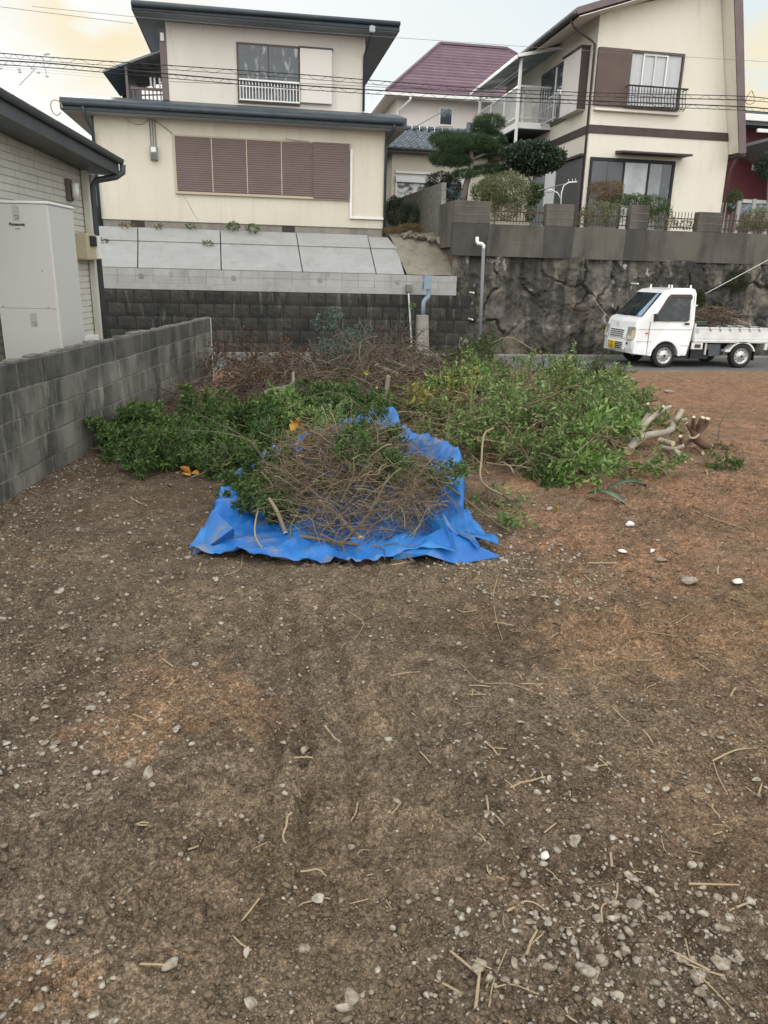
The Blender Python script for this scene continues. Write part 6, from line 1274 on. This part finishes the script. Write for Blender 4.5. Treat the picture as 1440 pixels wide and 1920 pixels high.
def tmpl(sub, n, seed, rough=.35, flat=.6):
    out = []
    for i in range(n):
        me = stone_mesh('tmp', m_peb, seed+i, sub=sub, flat=flat, rough=rough); v = np.empty(len(me.vertices)*3, np.float32); me.vertices.foreach_get('co', v)
        f = np.array([list(p.vertices) for p in me.polygons]); out.append((v.reshape(-1, 3), f)); bpy.data.meshes.remove(me)
    return out
def scatter(name, mat, tm, X, Y, Sz, sink=.25, label=None, cat=None, smooth=False):
    rg = np.random.default_rng(len(X)); Vs, Fs, b = [], [], 0; Z = lot_h(X, Y); which = rg.integers(0, len(tm), len(X))
    for k, (v, f) in enumerate(tm):
        s = np.where(which == k)[0]
        if not len(s): continue
        a = rg.uniform(0, 6.28, len(s)); ca, sa = np.cos(a), np.sin(a); sc = Sz[s]
        vx = v[None, :, 0]*ca[:, None]-v[None, :, 1]*sa[:, None]; vy = v[None, :, 0]*sa[:, None]+v[None, :, 1]*ca[:, None]; vz = np.repeat(v[None, :, 2], len(s), 0)
        P_ = np.stack([vx*sc[:, None]+X[s, None], vy*sc[:, None]+Y[s, None], vz*sc[:, None]+(Z[s]+sc*(.55-sink))[:, None]], -1).reshape(-1, 3)
        Fs.append((f[None]+(np.arange(len(s))*len(v))[:, None, None]).reshape(-1, 3)+b); Vs.append(P_); b += len(P_)
    o = link(npmesh(name, np.concatenate(Vs), np.concatenate(Fs), mat, smooth=smooth), name, loc=(0, 0, 0)); return tag(o, label, cat, kind='stuff')
def dens(x, y):
    d = .16+.55*(1-sstep(-.3, .5, x))*sstep(1.8, 2.6, y)+.55*sstep(.50, .66, fbm(x*1.4, y*1.4, 4, 301))
    for cx, cy, rx, ry, w in ((-.75, 2.35, .35, .22, 1.8), (-.95, 2.9, .45, .5, .9), (-.9, 4.3, .9, .9, .45), (.78, 2.18, .14, .22, 1.6), (.95, 1.85, .28, .35, 1.0), (.85, 1.38, .34, .22, 2.6), (1.1, 1.3, .3, .3, 1.1), (-.5, 1.45, .14, .25, 1.5), (1.55, 3.8, .45, .40, 9.0), (1.3, 4.6, .3, .5, 1.4), (1.05, 3.75, .4, .15, 1.2), (.5, 1.5, .1, .1, .8), (-1.66, 5.3, .22, .6, 14.), (-1.45, 6.2, .16, .6, 10.), (-1.25, 6.9, .14, .4, 3.), (2.0, 4.6, .5, .4, .9), (-1.1, 3.6, .4, .8, .9)):
        d = d+w*np.exp(-((x-cx)/rx)**2-((y-cy)/ry)**2)
    d = d*(1-.85*sstep(1.4, 2.4, x-(y-2)*.25)*sstep(1.7, 2.6, y)); return d
def sample(n, ymin, ymax, rg, mx=4.):
    X, Y = [], []; c = 0
    while c < n:
        y = ymin*(ymax/ymin)**rg.random(40000); t_ = rg.uniform(-.75, 1.25, 40000); x = t_*y; k = rg.random(40000) < dens(x, y)/mx
        k &= (x*math.cos(AL)-y*math.sin(AL)) > -2.72
        X.append(x[k]); Y.append(y[k]); c += k.sum()
    return np.concatenate(X)[:n], np.concatenate(Y)[:n]
rg = np.random.default_rng(77)
X, Y = sample(9500, 1.0, 8.0, rg, 4.); Sz = .0036*np.exp(rg.normal(0, .62, len(X)))*(1+.25*Y); Sz = np.clip(Sz, .0028, .019)
scatter('gravel', m_peb, tmpl(1, 10, 500, .3), X, Y, Sz, label='pale gravel scattered over the brown soil', cat='gravel')
yy = 1.0*(9.)**rg.random(120000); xx = rg.uniform(-.75, 1.25, 120000)*yy; cm = sstep(.44, .60, fbm(xx*2.1+3, yy*2.1, 3, 61)); k = rg.random(120000) < cm*.8+.2; k &= (xx*math.cos(AL)-yy*math.sin(AL)) > -2.7
X, Y = xx[k], yy[k]; Sz = np.clip(.0024*np.exp(rg.normal(0, .62, len(X)))*(1+.2*Y), .002, .017)
scatter('soil_crumbs', m_clod, tmpl(1, 8, 540, .6), X, Y, Sz, label='crumbly clods of brown soil over the plot', cat='soil')
# the largest pebbles one by one
for me_ in T1: me_.polygons.foreach_set('use_smooth', np.zeros(len(me_.polygons), bool))
X, Y = sample(270, 1.05, 5.2, rg, 4.)
for i, (x, y) in enumerate(zip(X, Y)):
    o = link(T1[i % 12], 'pebble', loc=(0, 0, 0)); s = float(np.clip(.0135*math.exp(rg.normal(0, .38))*(1+.10*(y-1)), .007, .028)); o.scale = (s*rg.uniform(.8, 1.3), s, s*rg.uniform(.7, 1.1)); o.rotation_euler = (rg.uniform(-.3, .3), rg.uniform(-.3, .3), rg.uniform(0, 6.28))
    o.location = (x, y, float(lot_h(np.array(x), np.array(y)))+s*.25)
    z = 'the left half of the foreground' if x < .24*y-.05 else 'the right half of the foreground'
    tag(o, 'pale loose pebble lying on the brown soil in '+z, 'pebble', 'pebbles in '+z)
for i, (x, y, s, lb) in enumerate(((1021, 1606, .024, 'white broken shell-like shard, the brightest stone in the foreground'), (246, 1437, .022, 'grey faceted stone alone left of the orange soil patch'), (490, 1573, .022, 'pale stone in the lower middle, right of two smaller ones'), (900, 1815, .026, 'flat grey stone among the gravel at the bottom right of centre'), (1345, 1812, .026, 'brown rounded stone near the lower right corner'), (1095, 1835, .030, 'large tan stone in the gravel bed at the bottom'), (192, 1302, .022, 'round pale stone alone in the left foreground'), (332, 1378, .020, 'pale stone on the orange soil patch'), (570, 1400, .022, 'grey stone in the centre of the foreground'), (322, 1812, .02, 'pale stone near the bottom left with one smaller beside it'), (1300, 1840, .028, 'grey angular stone near the bottom right corner'), (646, 1895, .02, 'pale stone at the bottom edge right of centre left'), (1030, 957, .04, 'tan fist-sized stone in front of the right heap'), (1180, 990, .04, 'white flat fragment on the red soil'), (1240, 1052, .045, 'pale yellowish lump on the red soil'), (1222, 1035, .035, 'white sliver just above the pale yellowish lump'), (1165, 1040, .026, 'small white stone left of the pale sliver'), (1295, 1095, .06, 'long pale flake on the red soil at the right'), (1385, 1092, .045, 'white flake near the right border'), (1255, 705+30, .06, 'pale lump on the far soil near the road'))):
    g = G(x, y, 0.); white = 'white' in lb; s *= 1.2
    o = link(stone_mesh('stone', M('white_shard', (.62, .61, .57), rough=.6) if white else m_peb, 700+i, 2, .5 if white else .6, .35), 'stone', loc=g); o.scale = (s*1.2, s*.8, s*.75); o.rotation_euler = (0, 0, i*1.1); o.location = (g.x, g.y, float(lot_h(np.array(g.x), np.array(g.y)))+s*.3)
    tag(o, lb, 'stone')
# dry twigs and straws
tw = []
for i in range(10):
    r_ = np.random.default_rng(800+i); p = wander((0, 0, .004), (1, .2*r_.normal(), 0), 1, 8, .22, 0, r_); p[:, 2] = .004+.02*np.abs(np.sin(np.arange(8)*1.3+i)); V, Fq = tubes([p], [np.linspace(.030, .016, 8)], 5); tw.append(npmesh('dry_twig', V, Fq, m_straw if i % 3 else m_twigd))
st = []
for i in range(4):
    p = np.array([(0, 0, .02), (.5, .02*i, .05), (1, 0, .02)]); V, Fq = tubes([p], [np.array([.045, .042, .032])], 5); st.append(npmesh('dry_straw', V, Fq, m_straw))
rgp = random.Random(4)
for i in range(290):
    far = rgp.random() < .28
    y = rgp.uniform(1.15, 3.4) if not far else rgp.uniform(3.2, 7.5); u = rgp.betavariate(2.4, 1.25); x = y*(-.7+1.65*u)
    if x*math.cos(AL)-y*math.sin(AL) < -2.6: continue
    m = rgp.choice(tw if rgp.random() < .55 else st); o = link(m, m.name.split('.')[0], loc=(0, 0, 0)); s = rgp.uniform(.03, .10)*(1 if not far else 2.0)
    if m in tw: s *= 1.6
    o.scale = (s, s, s*.6 if m in tw else s*.5)
    if m in tw: o.scale = (s, s, .22*s)
    o.rotation_euler = (0, 0, rgp.uniform(0, 6.28)); o.location = (x, y, float(lot_h(np.array(x), np.array(y)))+.003)
    zone = 'on the near brown soil' if not far else 'on the far soil between the blue sheet and the right border'
    tag(o, ('thin dry crooked twig ' if m in tw else 'short straight dry straw ')+zone, 'twig' if m in tw else 'straw', ('twigs ' if m in tw else 'straws ')+zone)
for lb, pts, r in (('long thin vine lying on the soil below the right corner of the blue sheet', [(935, 1075), (925, 1120), (930, 1160), (942, 1200)], .004), ('forked pale twig on the soil at the right', [(1255, 1178), (1300, 1145)], .005), ('long straight pale straw joining the forked twig', [(1185, 1176), (1270, 1190)], .004), ('curved grey twig at the right border', [(1335, 1428), (1380, 1412), (1428, 1408)], .006), ('crooked twig running down from the curved grey one', [(1338, 1430), (1345, 1460), (1365, 1490)], .004), ('thin stem crossing the middle soil', [(865, 1245), (900, 1280), (960, 1285), (1040, 1310)], .003), ('small vine loop on the soil right of centre', [(640, 1150), (680, 1180), (665, 1210)], .003), ('thin curl on the soil in front of the sheet', [(420, 1090), (450, 1075), (455, 1045)], .003), ('thin dry stalk lying flat in the lower right', [(1290, 1664), (1385, 1666)], .006), ('thin bent twig in the lower right', [(1128, 1735), (1130, 1700), (1160, 1690)], .005), ('dry plant stalk in the bottom right corner', [(1285, 1760), (1300, 1820), (1345, 1870), (1390, 1915)], .004), ('thin reddish stem near the bottom, right of centre', [(915, 1910), (925, 1850), (950, 1785)], .0035), ('curved stem around pebbles at the bottom', [(925, 1865), (960, 1855), (1010, 1872)], .0035), ('crooked twig on far red soil at the right', [(1300, 960), (1340, 975), (1400, 1000)], .008)):
    stem('ground_twig', lb, [(lambda g: (g.x, g.y, float(lot_h(np.array(g.x), np.array(g.y)))+r*1.2+.004))(G(x, y, 0)) for x, y in pts], r*.62, r*.4, m_straw, cat='twig')
